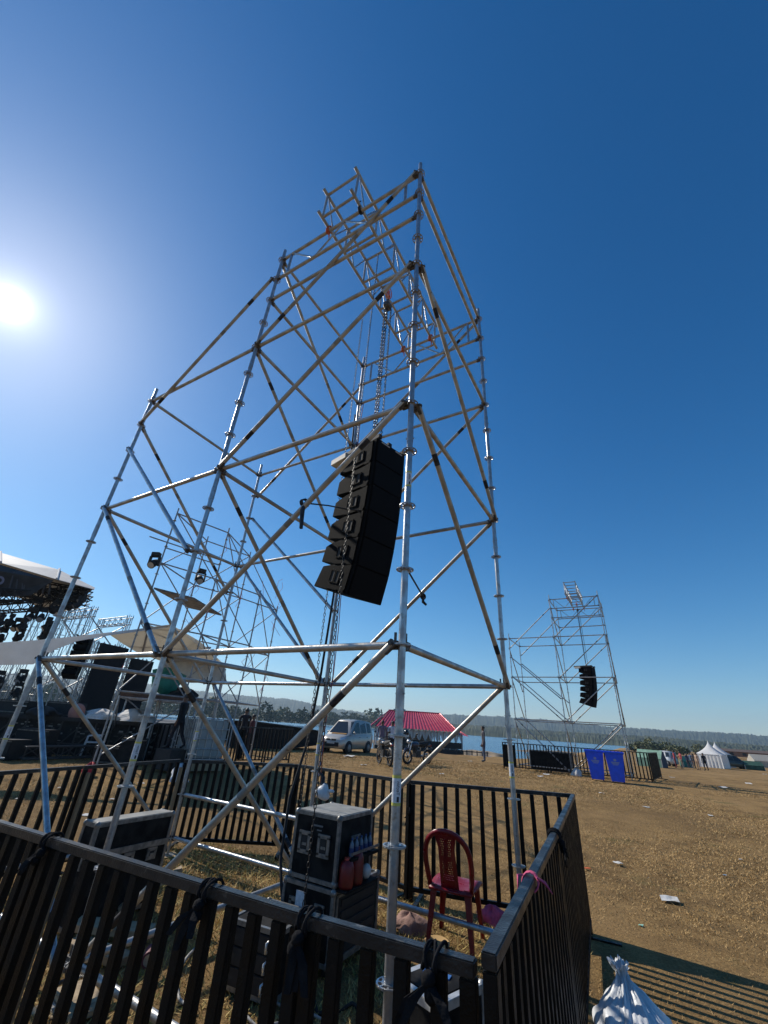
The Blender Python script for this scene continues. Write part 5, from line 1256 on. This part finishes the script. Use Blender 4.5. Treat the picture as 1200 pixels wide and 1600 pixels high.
# ---------------------------------------------------------------- the main stage on the far left
def quadwall(P, depth, name, m, parent, mi=None):     # a panel through pixel/distance corners, given thickness along the view direction
    P = [at(*p) for p in P]; d = sum((p-CAM for p in P), Vector())/len(P); d.z = 0; d.normalize()
    return MB().prism(P, d*depth).build(name, m, parent)
def lattice(mb, p, q, w_, r=.03, step=None, rb=.016, up=None):
    p = Vector(p); q = Vector(q); d = (q-p); L = d.length; d /= L; u = (up or Vector((0, 0, 1))); u = (u-d*u.dot(d)); u = u.normalized() if u.length > 1e-3 else Vector((1, 0, 0)); v = d.cross(u)
    cs = [u*a*w_/2+v*b*w_/2 for a, b in ((-1, -1), (1, -1), (1, 1), (-1, 1))]
    for c in cs: mb.tube(p+c, q+c, r, n=6)
    n = max(1, round(L/(step or w_)))
    for i in range(n):
        a, b = p+d*L*i/n, p+d*L*(i+1)/n
        for k in range(4):
            c0, c1 = cs[k], cs[(k+1) % 4]; mb.tube(a+c0, b+c1, rb, n=5, caps=False); mb.tube(a+c0, a+c1, rb, n=5, caps=False)
    return mb
stg = thing('concert_stage', 'black open air concert stage with a pale sloping roof at the left edge', 'stage', G(60, 1186))
# deck with black skirt
k0, k1, k2, k3 = at(-160, 1180, 20.5), at(242, 1182, 17.5), at(300, 1174, 27), at(-140, 1180, 34)
zt_ = CAM.z-.35
def deck(P, z0, z1, name, m): 
    P = [Vector((p.x, p.y, z0)) for p in P]; return MB().prism(P, (0, 0, z1-z0)).build(name, m, stg)
deck((k0, k1, k2, k3), .25, zt_-.12, 'skirt', BLKF); deck((k0+Vector((.1, -.1, 0)), k1+Vector((.1, -.1, 0)), k2, k3), zt_-.117, zt_, 'deck', BLK)
# roof: fabric sheet, dark fascia banner, trusses
roofP = [at(-120, 868, 27), at(0, 880, 26), at(88, 906, 25.2), at(147, 922, 25.0)]; ridge = [at(-120, 838, 31), at(0, 864, 30), at(92, 891, 27.5), at(148, 919, 25.4)]
back = [p+Vector(((p-CAM).x, (p-CAM).y, 0)).normalized()*4.0+Vector((-1.6, -.6, -.9)) for p in ridge]
mb = MB(); 
for row in (0, .03): mb.add([p+Vector((0, 0, row)) for p in roofP+ridge+back], [(i+4*j, i+1+4*j, i+5+4*j, i+4+4*j) for j in range(2) for i in range(3)])
mb.build('roof_sheet', GRYF, stg, fixn=False)
for i in range(1, 3): MB().path([roofP[i]+Vector((0, 0, .06)), ridge[i]+Vector((0, 0, .07))], .06, 6).build('roof_seam', WHITE, stg)
quadwall([(-120, 871, 26.2), (0, 882, 25.9), (84, 907, 25.2), (48, 930, 25.4), (0, 932, 25.8), (-120, 925, 26.2)], .15, 'fascia_banner', mat('dark banner', (.028, .027, .027), .8, 0, (.05, .048, .05), 1.5), stg)
fc = bpy.data.curves.new('lettering', 'FONT'); fc.body = '25'; fc.size = .95; fc.extrude = .01; fc.align_x = 'RIGHT'
to = bpy.data.objects.new('tmp', fc); C.objects.link(to); dg = bpy.context.evaluated_depsgraph_get(); me = bpy.data.meshes.new_from_object(to.evaluated_get(dg)); bpy.data.objects.remove(to)
pa, pb = at(-60, 897, 25.8), at(11, 899, 25.6); xx = (pb-pa).normalized(); yy = Vector((0, 0, 1)); yy = (yy-xx*yy.dot(xx)).normalized(); zz = xx.cross(yy)
for v in me.vertices: v.co = WM[stg.name].inverted() @ (pb+xx*v.co.x*.9+yy*(v.co.y-.45)+zz*(v.co.z+.03))
me.materials.clear(); me.materials.append(mat('mauve lettering', (.20, .19, .26), .7)); lt = bpy.data.objects.new('lettering', me); C.objects.link(lt); lt.parent = stg
mb = MB()
for i in range(9):
    a = at(22+i*7, 893+i*2.6, 25.5); b = at(14+i*7+(i % 3)*3, 922+i*.8, 25.5); mb.path([a, b], .035, 5)
mb.build('banner_pattern', mat('dull banner print', (.075, .072, .08), .8), stg)
roof_tr = [((-100, 925, 25.6), (46, 932, 25.4)), ((-60, 940, 28), (138, 925, 26)), ((40, 912, 27), (140, 931, 26)), ((-40, 952, 30), (120, 941, 27)), ((30, 922, 29), (137, 938, 26.4))]
for a, b in roof_tr: lattice(MB(), at(*a), at(*b), .5, .035, .5, .022).build('roof_truss', BLK, stg)
mb = MB()
for i in range(70):
    px = random.uniform(48, 138); py = 914+(px-48)*.14+random.uniform(0, 26); p = at(px, py, random.uniform(25.5, 29)); q = at(px+random.uniform(-14, 14), py+random.uniform(-9, 9), random.uniform(25.5, 29)); mb.tube(p, q, .028, n=5)
mb.build('roof_bracing', BLK, stg)
TOWM = mat('alu tower truss', (.40, .40, .40), .4, .6)
for px, py, d, pt in ((26, 1100, 27, 950), (70, 1085, 27, 942), (6, 1098, 30, 955), (96, 1070, 26, 945)):
    p = at(px-26, 1108, d); lattice(MB(), (p.x, p.y, zt_), (p.x, p.y, at(px, pt, d).z), .36, .02, .75, .009, Vector((1, .3, 0))).build('roof_leg', TOWM, stg)
# moving-head lamps under the roof and on the side towers
def moving_head(p, label, s=.42, rz=0, group='lamps hung on the stage roof'):
    o = thing('stage_lamp', label, 'lamp', p, rz, group); M = WM[o.name]; T = lambda x, y, z: M @ Vector((x, y, z))*1
    MB().box((0, 0, -.12*s/.42), (s*.75, s*.5, s*.35)).build('base', BLK, o, local=True, bevel=.01)
    MB().box((-s*.42, 0, -s*.95), (s*.12, s*.3, s*.9)).box((s*.42, 0, -s*.95), (s*.12, s*.3, s*.9)).box((0, 0, -s*.5), (s*.8, s*.3, s*.12)).build('yoke', BLK, o, local=True)
    hd_ = MB().lathe([(0, -s*.5), (s*.26, -s*.48), (s*.34, -s*.1), (s*.36, s*.4), (s*.3, s*.42)], 14, Matrix.Translation((0, 0, -s*1.2)) @ Matrix.Rotation(2.3, 4, 'X')).build('head', BLK, o, local=True)
    MB().lathe([(0, s*.41), (s*.29, s*.415)], 14, Matrix.Translation((0, 0, -s*1.2)) @ Matrix.Rotation(2.3, 4, 'X')).build('lens', mat('lamp lens', (.45, .47, .5), .1, .2), hd_, local=True)
    return o
mh0 = None
for i, (px, py, d) in enumerate(((6, 962, 26), (14, 970, 27), (22, 962, 26.5), (9, 985, 28), (33, 968, 27), (42, 968, 26), (36, 984, 27), (54, 952, 26), (71, 953, 26), (80, 967, 26), (84, 973, 25.6), (74, 983, 26), (62, 940, 26.5), (92, 941, 26), (104, 938, 26), (116, 936, 26), (127, 934, 25.6), (134, 926, 25.6), (5, 1050, 27), (40, 1048, 27), (33, 1068, 27), (26, 1085, 27), (3, 1060, 28))):
    p = at(px, py-4, d); lb = 'small black moving head lamp in the cluster under the stage roof' if i < 18 else 'small black moving head lamp low on a stage roof leg'
    if mh0 is None: mh0 = moving_head(p, lb)
    else: dup(mh0, p, random.uniform(-2, 2), lb, 'lamps hung on the stage roof' if i < 18 else 'lamps on the stage roof legs')
# video walls
for i, P in enumerate(([(161, 1003, 23), (200, 1015, 24), (171, 1109, 24), (124, 1101, 23)], [(207, 1026, 24.4), (237, 1036, 25.2), (221, 1110, 25.2), (184, 1103, 24.4)])):
    A = [at(*p) for p in P]; c = (A[0]+A[1]+A[2]+A[3])/4
    ax = (A[1]-A[0]); ax.z = 0; bx = (A[2]-A[3]); bx.z = 0; ax = (ax+bx)/2; ztop = (A[0].z+A[1].z)/2; zbot = zt_+.1
    o = thing('video_wall', ['larger black video wall at the side of the stage', 'narrower black video wall right of the larger one'][i], 'screen', (c.x, c.y, zbot), 0, 'video walls of the stage')
    n_ = Vector((ax.y, -ax.x, 0)).normalized(); n_ = n_ if n_.dot(CAM-c) > 0 else -n_
    b0 = Vector((c.x, c.y, zbot))-ax/2
    MB().prism([b0, b0+ax, b0+ax+Vector((0, 0, ztop-zbot)), b0+Vector((0, 0, ztop-zbot))], -n_*.12).build('screen', mat('dead screen', (.008, .008, .010), .6, 0, (.011, .011, .013), 6, spec=.2), o)
    mb = MB()
    for t in (.1, .5, .9): lattice(mb, b0+ax*t-n_*.4, b0+ax*t-n_*.4+Vector((0, 0, ztop-zbot+.1)), .3, .025, .5, .014, ax)
    mb.build('support_frame', TOWM, o)
# stage array and its tower behind
p = at(112, 1010, 25)
def gantry(c, w_, d_, h, label):
    o = thing('scaffold_gantry', label, 'scaffold tower', (c.x, c.y, 0)); mb = MB()
    for sx in (-1, 1):
        for sy in (-1, 1): lattice(MB(), (c.x+sx*w_/2, c.y+sy*d_/2, .3), (c.x+sx*w_/2, c.y+sy*d_/2, h), .22, .018, 1.1, .008, Vector((1, 0, 0))).build('leg', TOWM, o)
    for sy in (-1, 1): lattice(MB(), (c.x-w_/2, c.y+sy*d_/2, h-.3), (c.x+w_/2, c.y+sy*d_/2, h-.3), .4, .022, .6, .012).build('top_beam', TOWM, o)
    for z in (2, 4, 6):
        for sx in (-1, 1): MB().tube((c.x+sx*w_/2, c.y-d_/2, z), (c.x+sx*w_/2, c.y+d_/2, z-1.6), .03, n=6).tube((c.x+sx*w_/2, c.y-d_/2, z-1.6), (c.x+sx*w_/2, c.y+d_/2, z), .03, n=6).build('brace', TOWM, o)
        MB().tube((c.x-w_/2, c.y-d_/2, z), (c.x+w_/2, c.y-d_/2, z-1.8), .03, n=6).build('brace', TOWM, o)
    return o
q = at(98, 1105, 29); gantry(q, 3.0, 2.0, at(140, 955, 29).z, 'pale scaffold gantry behind the stage, carrying the stage speakers')
sa = dup(ar, at(108, 1062, 24.5), 2.5, 'black line of loudspeakers hung beside the stage, behind the left posts'); sa.scale = (1.1, 1.1, .95)
# gear on and before the stage
def lump(px, py, d, size, rz, m, nm, label, cat, group=None, onz_=None):
    p = at(px, py, d); z = (zt_ if onz_ is None else onz_); o = thing(nm, label, cat, (p.x, p.y, z), rz, group)
    MB().box((0, 0, size[2]/2), size).build('body', m, o, local=True, bevel=.02); mb = MB()
    for sx in (-1, 1):
        for zz_ in (.04, size[2]-.04): mb.box((sx*size[0]*.0, -size[1]/2-.004, zz_), (size[0]*.98, .02, .035))
    mb.build('trim', EXTR, o, local=True); return o
lump(30, 1104, 20, (1.3, .7, .40), .4, BLK, 'monitor_case', 'low black case on the stage edge, leftmost', 'case', 'cases on the stage')
lump(103, 1108, 19.6, (1.0, .7, .45), .5, BLK, 'monitor_case', 'low black case on the stage edge below the hung stage speakers', 'case', 'cases on the stage')
lump(150, 1109, 19, (.9, .6, .22), .3, LIDG, 'monitor_case', 'low grey topped case on the stage edge before the larger video wall', 'case', 'cases on the stage')
heap('dust_sheet', (*at(160, 1112, 18.4).xy, zt_), (.7, .4, .28), PAPER, 'white dust sheet heaped on the stage edge', 'cloth', 41)
heap('dust_sheet', (*at(212, 1116, 18.0).xy, zt_), (.9, .4, .34), WHITE, 'larger white sheet heaped at the right end of the stage edge', 'cloth', 44)
heap('tarpaulin', (*at(66, 1111, 19).xy, zt_), (.8, .4, .25), BLKF, 'black tarpaulin heaped on the stage edge', 'cloth', 47)
p = at(118, 1118, 18.5); mb = MB().lathe([(0, -.05), (.24, -.05), (.27, 0), (.24, .05), (0, .05)], 24, Matrix.Translation((p.x, p.y, zt_+.16)) @ Matrix.Rotation(math.pi/2, 4, 'X') @ Matrix.Rotation(.6, 4, 'Y')); tag(mb.build('round_cushion', mat('faded pink cushion', (.42, .20, .16), .8), loc=(p.x, p.y, zt_)), 'round faded pink cushion standing on the stage edge', 'cushion')
# stuff under and before the stage
for i, (px, py, d, sz, m, lb) in enumerate(((8, 1176, 17.2, (.9, .6, .5), BLKF, 'black case on the ground before the stage, leftmost'), (48, 1176, 17.6, (1.0, .5, .75), BLKF, 'tall black case on the ground before the stage'), (172, 1178, 16.6, (.8, .5, .45), BLKF, 'black case on the ground before the stage, near the second post'), (205, 1178, 16.4, (.7, .5, .7), BLKF, 'upright black case on the ground before the stage, right of the second post'))):
    p = at(px, py, d); lump(px, py, d, sz, .3+.2*i, m, 'road_case', lb, 'case', 'cases before the stage', gz(p.x, p.y))
tt = thing('truss_section', 'dark lattice truss section lying along the foot of the stage', 'truss', G(100, 1184))
a_, b_ = G(30, 1189), G(190, 1184); lattice(MB(), a_+Vector((0, 0, .2)), b_+Vector((0, 0, .2)), .3, .025, .45, .014).build('lattice', DRKM := mat('dark truss', (.05, .05, .05), .5, .3), tt)
rs = np.random.default_rng(77); mb = MB(); mc = MB()
for i in range(90):                                   # cross-bars, bolts and shiny bits of the stage substructure seen against the skirt
    px = rs.uniform(-10, 238); t = (px+160)/402; p = k0.lerp(k1, t)-Vector((0, 0, 0)); z = rs.uniform(.45, zt_-.2); o_ = (k1-k0).normalized(); nn_ = Vector((o_.y, -o_.x, 0)); nn_ = nn_ if nn_.dot(CAM-p) > 0 else -nn_
    c = Vector((p.x, p.y, z))+nn_*.03; L_ = rs.uniform(.03, .16)
    (mb if rs.uniform() < .35 else mc).box(c, (L_, .02, rs.uniform(.02, .05)), Matrix.Rotation(math.atan2(o_.y, o_.x), 3, 'Z'))
for i in range(15):
    t = i/14; p = k0.lerp(k1, t)+nn_*.05; mc.tube((p.x, p.y, .3), (p.x, p.y, zt_-.1), .025, n=6); 
    if i < 14: q = k0.lerp(k1, (i+1)/14)+nn_*.05; mc.tube((p.x, p.y, .45), (q.x, q.y, zt_-.3), .02, n=6); mc.tube((p.x, p.y, zt_-.75), (q.x, q.y, zt_-.75), .02, n=6)
tag(mb.build('bright_fittings', LIDG, stg), kind='stuff'); mc.build('substructure', DRKM, stg)
def plain_chair(px, py, d, rz, label, m):
    p = at(px, py, d); z = gz(p.x, p.y); o = thing('garden_chair', label, 'chair', (p.x, p.y, z), rz)
    MB().box((0, 0, .43), (.44, .42, .03)).build('seat', m, o, local=True, bevel=.008); MB().box((0, -.20, .68), (.42, .03, .46), Matrix.Rotation(.15, 3, 'X')).build('back', m, o, local=True, bevel=.008)
    for sx in (-.2, .2):
        for sy in (-.19, .19): MB().tube((sx, sy, .42), (sx*1.1, sy*1.15, 0), .022, .016, n=8).build('leg', m, o, local=True)
        MB().path([(sx*1.1, -.2, .62), (sx*1.15, 0, .64), (sx*1.1, .18, .60), (sx, .19, .43)], .02, 6).build('arm', m, o, local=True)
plain_chair(136, 1186, 17.8, 2.6, 'white plastic chair before the stage skirt', mat('white plastic', (.6, .61, .62), .4))
heap('red_bag', (*at(147, 1182, 14.3).xy, .24), (.18, .15, .22), mat('red cloth', (.45, .03, .04), .8), 'small red bag beside the white plastic chair', 'bag', 51)
heap('white_sack', (*at(283, 1200, 13.2).xy, .22), (.22, .18, .34), WPLA, 'upright white sack on the ground behind the left barricade', 'sack', 53)
for i in range(10):
    px = 196+i*6.5+random.uniform(-2, 2); scrap(px, 1174+random.uniform(-1, 3), .22, 'small white bottle or scrap lying in the shade under the stage side', 'scraps in the stage shade')

# ---------------------------------------------------------------- white marquee
mq = thing('marquee', 'white canvas marquee roof in front of the stage, beige inside', 'marquee', G(250, 1185))
up_e = [(-90, 1010, 16.5), (0, 1004, 16), (60, 1000, 15.8), (120, 994, 15.6), (180, 987, 15.4), (230, 981, 15.2), (266, 977, 15.0)]
lo_e = [(-90, 1042, 16.5), (0, 1039, 16), (52, 1038, 15.8), (84, 1016, 15.7), (120, 1002, 15.6), (172, 992.5, 15.4), (264, 980, 15.05)]
U = [at(*p) for p in up_e]; Lw = [at(*p) for p in lo_e]; bk = (U[0]-CAM); bk.z = 0; bk.normalize(); mb = MB()
n = len(U); mb.add(U+Lw+[p+bk*.05 for p in U]+[p+bk*.05 for p in Lw], [(i, i+1, n+i+1, n+i) for i in range(n-1)]+[(2*n+i, 3*n+i, 3*n+i+1, 2*n+i+1) for i in range(n-1)]+[(i, 2*n+i, 2*n+i+1, i+1) for i in range(n-1)]+[(n+i, n+i+1, 3*n+i+1, 3*n+i) for i in range(n-1)])
mb.build('front_valance', WHITE, mq)
inner = [at(*p) for p in ((170, 991, 15.5), (266, 977.5, 15.0), (312, 1004, 16.6), (352, 1042, 18.5), (300, 1046, 19.2), (255, 1034, 18.4), (215, 1020, 17.4), (192, 1006, 16.4))]
mb = MB(); mb.prism(inner, (0, 0, .04)); mb.build('roof_sheet', BEIGE, mq)
for a, b in (((232, 983, 15.3), (222, 1022, 17.4)), ((204, 1006, 16.6), (330, 1010, 17.2))): MB().path([at(*a)-Vector((0, 0, .05)), at(*b)-Vector((0, 0, .05))], .035, 6).build('roof_pole', GALV, mq)
wall = [at(*p) for p in ((262, 1020, 18), (310, 1030, 18.6), (352, 1042, 18.8), (354, 1066, 18.8), (300, 1067, 18.6), (246, 1060, 18))]
MB().prism(wall, bk*.05).build('side_drop', mat('creamy canvas', (.55, .52, .46), .8, 0, (.46, .43, .38), 3, bump=.4, bscale=4), mq)
for px, d in ((352, 18.7), (262, 17.4), (-30, 16.4)):
    p = at(px, 1045, d); MB().tube((p.x, p.y, .2), (p.x, p.y, p.z), .04, n=8).build('pole', GALV, mq)
gt = [at(*p) for p in ((240, 1046, 17.0), (262, 1042, 17.2), (284, 1052, 17.3), (292, 1056, 17.4), (280, 1072, 17.3), (276, 1088, 17.2), (258, 1090, 17.1), (238, 1074, 17.0))]
mb = MB(); c = sum(gt, Vector())/8; N = len(gt); ringm = [p.lerp(c, .45)-bk*.25*(1 if i % 2 else .2) for i, p in enumerate(gt)]
mb.add(gt+ringm+[c-bk*.2]+[p+bk*.1 for p in gt], [(i, (i+1) % N, N+(i+1) % N, N+i) for i in range(N)]+[(N+i, N+(i+1) % N, 2*N) for i in range(N)]+[tuple(range(3*N, 2*N, -1))]+[(i, 2*N+1+i, 2*N+1+(i+1) % N, (i+1) % N) for i in range(N)], 0, True)
tag(mb.build('tarpaulin', GREEN, loc=c), 'green tarpaulin hanging under the marquee', 'tarpaulin')
# control riser under the marquee
rp = [at(*p) for p in ((186, 1090, 16.2), (300, 1094, 16.2), (312, 1090, 19), (200, 1087, 19))]
rz_ = sum(p.z for p in rp)/4
rs_ = thing('control_riser', 'raised scaffold platform with brown boards under the marquee', 'platform', (rp[0].x, rp[0].y, .3))
MB().prism([Vector((p.x, p.y, rz_-.06)) for p in rp], (0, 0, .10)).build('platform', mat('brown boards', (.13, .075, .05), .8, 0, (.08, .05, .035), 4), rs_)
for i in range(4):
    a, b = rp[i], rp[(i+1) % 4]; MB().tube((a.x, a.y, .25), (a.x, a.y, rz_-.06), .03, n=8).build('leg', GALV, rs_)
    MB().tube((a.x, a.y, .5), (b.x, b.y, rz_-.1), .022, n=6).build('brace', GALV, rs_); MB().tube((a.x, a.y, rz_-.1), (b.x, b.y, rz_-.1), .026, n=6).build('ledger', GALV, rs_)
heap('tarpaulin', (*at(283, 1090, 17).xy, rz_+.04), (.7, .4, .28), BLKF, 'black tarpaulin heaped on the raised platform under the marquee', 'tarpaulin', 61)
# white caged tank
p = at(318, 1142, 15.4); ib = thing('caged_tank', 'white liquid tank in a wire cage beside the light tower', 'tank', (p.x, p.y, CAM.z-1.25), -.3); 
MB().box((0, 0, .62), (1.25, 1.0, 1.0)).build('tank', mat('translucent tank', (.30, .33, .33), .5, 0, (.24, .27, .27), 3), ib, local=True, bevel=.05)
mb = MB()
for i in range(8): x = -.64+1.28*i/7; mb.tube((x, -.53, .1), (x, -.53, 1.15), .012, n=5).tube((x, .53, .1), (x, .53, 1.15), .012, n=5)
for i in range(6): y = -.53+1.06*i/5; mb.tube((-.65, y, .1), (-.65, y, 1.15), .012, n=5).tube((.65, y, .1), (.65, y, 1.15), .012, n=5)
for z in (.1, .36, .62, .88, 1.15):
    for y in (-.54, .54): mb.tube((-.66, y, z), (.66, y, z), .013, n=5)
    for x in (-.66, .66): mb.tube((x, -.54, z), (x, .54, z), .013, n=5)
mb.build('cage', GALV, ib, local=True); MB().box((0, 0, .05), (1.3, 1.05, .12)).build('pallet', BLK, ib, local=True)
tb = thing('pallet_stack', 'dark stack carrying the caged tank', 'stack', (p.x, p.y, .3), -.3); zz0 = CAM.z-1.25-.3
MB().box((0, 0, zz0/2), (1.3, 1.05, max(.06, zz0))).build('boards', WOOD, tb, local=True)

# ---------------------------------------------------------------- light tower scaffold behind the marquee
lt_ = thing('light_tower', 'tall thin scaffold light tower rising behind the marquee, with a plank platform', 'scaffold tower', (*at(240, 1185, 17).xy, .3))
bA, bB, bC = at(146, 1190, 15.2), at(262, 1190, 15.9), at(352, 1190, 17.2)
off = Vector((-1.1, 2.2, 0)); cols = {}
DG = mat('dull scaffold tube', (.36, .37, .38), .5, .5, (.27, .27, .27), 10)
for nm, b, top in (('a', bA, 8.3), ('b', bB, 8.3), ('c', bC, 6.4)):
    for j in (0, 1): cols[nm, j] = (Vector((b.x, b.y, 0))+off*j, top)
for (nm, j), (b, top) in cols.items():
    mb = MB().tube((b.x, b.y, .3), (b.x, b.y, top), .026, n=8)
    for z in np.arange(.8, top, 1.0): mb.lathe([(.027, -.006), (.06, -.006), (.06, .006), (.027, .006)], 10, Matrix.Translation((b.x, b.y, float(z))))
    mb.build('standard', DG, lt_)
def conn(k1_, z1, k2_, z2, nm='ledger', r=.024): a, b = cols[k1_][0], cols[k2_][0]; MB().tube((a.x, a.y, z1), (b.x, b.y, z2), r, n=7).build(nm, DG, lt_)
for z in (2.2, 4.2, 6.2, 8.1):
    conn(('a', 0), z, ('b', 0), z); conn(('a', 1), z, ('b', 1), z); conn(('a', 0), z, ('a', 1), z); conn(('b', 0), z, ('b', 1), z)
    if z < 7: conn(('b', 0), z, ('c', 0), z); conn(('b', 1), z, ('c', 1), z); conn(('c', 0), z, ('c', 1), z)
    if z > 2.5:
        conn(('a', 0), z, ('b', 0), z-2, 'brace', .02); conn(('b', 1), z, ('a', 1), z-2, 'brace', .02); conn(('a', 1), z, ('a', 0), z-2, 'brace', .02); conn(('b', 0), z, ('b', 1), z-2, 'brace', .02)
        if z < 7: conn(('b', 0), z, ('c', 0), z-2, 'brace', .02); conn(('c', 1), z, ('b', 1), z-2, 'brace', .02); conn(('c', 0), z, ('c', 1), z-2, 'brace', .02)
conn(('b', 0), 8.1, ('c', 0), 6.1, 'brace', .02); conn(('b', 1), 8.1, ('c', 1), 6.1, 'brace', .02)
a, b, c_ = cols['a', 0][0], cols['b', 0][0], cols['b', 1][0]
for i in range(7):
    t0 = i/7; q = off*(t0+.012); MB().prism([Vector((*(a+q+(b-a)*.02).xy, 5.30)), Vector((*(a+q+(b-a)*.70).xy, 5.30)), Vector((*(a+q+off*.118+(b-a)*.70).xy, 5.30)), Vector((*(a+q+off*.118+(b-a)*.02).xy, 5.30))], (0, 0, .06)).build('plank', mat('old plank', (.22, .19, .16), .85, 0, (.13, .115, .10), 4), lt_)
MB().tube((a.x-.6*(b-a).normalized().x, a.y-.6*(b-a).normalized().y, 6.95), (b.x, b.y, 6.95), .022, n=7).tube((a.x, a.y, 6.75), (b.x, b.y, 6.75), .022, n=7).build('lamp_bar', DG, lt_)
moving_head(at(246, 862, 15.3), 'black moving head lamp at the left end of the light tower bar', .36, .5, 'lamps on the light tower'); moving_head(at(317, 888, 16.1), 'black moving head lamp at the right end of the light tower bar', .36, 1.2, 'lamps on the light tower')
STR = mat('pink tape streamer', (.5, .12, .16), .8)
mb = MB()
for i in range(26):
    k_ = random.choice(list(cols)); b = cols[k_][0]; z = random.uniform(3, 8); mb.path([(b.x, b.y, z), (b.x+random.uniform(-.2, .3), b.y+random.uniform(-.2, .2), z-random.uniform(.1, .35)), (b.x+random.uniform(-.3, .5), b.y, z-random.uniform(.4, .8))], .008, 4)
mb.build('tape_streamers', STR, lt_)
# people by the light tower
person(at(276, 1150, 15.0).xy.to_3d()+Vector((0, 0, .80)), 1.9, 'person in black climbing beside the caged tank', 1.45, (.012, .012, .014), (.014, .014, .02), 'walk', 'long', group='crew by the light tower', seed=1)
crate = at(276, 1160, 15.0); cr = thing('crew_step', 'dark crate under the climbing crew member', 'crate', (crate.x, crate.y, .3)); MB().box((0, 0, .25), (.7, .7, .5)).build('box', BLK, cr, local=True, bevel=.01)
person(G(373, 1178), .8, 'person in dark clothes standing behind the ramp, left one', 1.78, (.02, .02, .025), (.02, .02, .03), 'stand', 'long', group='crew behind the ramp', seed=3)
person(G(386, 1180), 2.0, 'person in a maroon top crouched low behind the ramp, right one', 1.55, (.10, .03, .035), (.02, .02, .03), 'stand', 'long', group='crew behind the ramp', seed=4)
# black ramp
rm = thing('black_ramp', 'long black sloping ramp wall between the light tower and the beige car', 'ramp', G(420, 1180))
quadwall([(352, 1126, 25), (392, 1127, 25), (470, 1137.5, 26), (500, 1143, 26.6), (500, 1164, 26.6), (420, 1174, 25.5), (352, 1174, 25)], 2.5, 'wall', BLKF, rm)
quadwall([(350, 1125, 24.9), (392, 1126, 24.9), (470, 1136.5, 25.9), (501, 1142, 26.5), (501, 1143.5, 26.5), (470, 1138.2, 25.9), (392, 1127.8, 24.9), (350, 1126.8, 24.9)], 2.7, 'cap', RAILT, rm)
# far barricade line
g0_, g1_ = G(196, 1196), G(452, 1192); nP = 5
for i in range(nP):
    p, q = g0_.lerp(g1_, i/nP+.004), g0_.lerp(g1_, (i+1)/nP-.004)
    barricade(p, q, p.z+1.15, q.z+1.15, ['leftmost panel of the black barricade line before the light tower', 'second panel of the black barricade line before the light tower', 'third panel of the black barricade line, below the caged tank', 'fourth panel of the black barricade line, before the ramp', 'rightmost panel of the black barricade line, before the ramp end'][i], group='far black barricades by the stage', parts=False, plate=None if i != 3 else (.0, .25))
# guy lines
for (a, b, lb) in (((462, 800), (212, 905), 'thin guy line from the near tower down to the left'),):
    pass

# ---------------------------------------------------------------- the air
hz = MB().box((0, 0, 0), (7600, 7600, 1)).build('haze', [], None)
bpy.data.objects.remove(hz)
hm = bpy.data.materials.new('haze'); hm.use_nodes = True; n = hm.node_tree; n.nodes.clear()
oo = n.nodes.new('ShaderNodeOutputMaterial'); vv = n.nodes.new('ShaderNodeVolumePrincipled'); vv.inputs['Color'].default_value = (.60, .80, .98, 1); vv.inputs['Density'].default_value = .00022; vv.inputs['Anisotropy'].default_value = .25
n.links.new(vv.outputs[0], oo.inputs['Volume'])
HB = (-3600, 3600, -3600, 3600, -7.0, 190.0)
hb = MB().box(((HB[0]+HB[1])/2, (HB[2]+HB[3])/2, (HB[4]+HB[5])/2), (HB[1]-HB[0], HB[3]-HB[2], HB[5]-HB[4])).build('haze', hm)
tag(hb, kind='stuff', label='even pale haze in the air over the lake and hills')
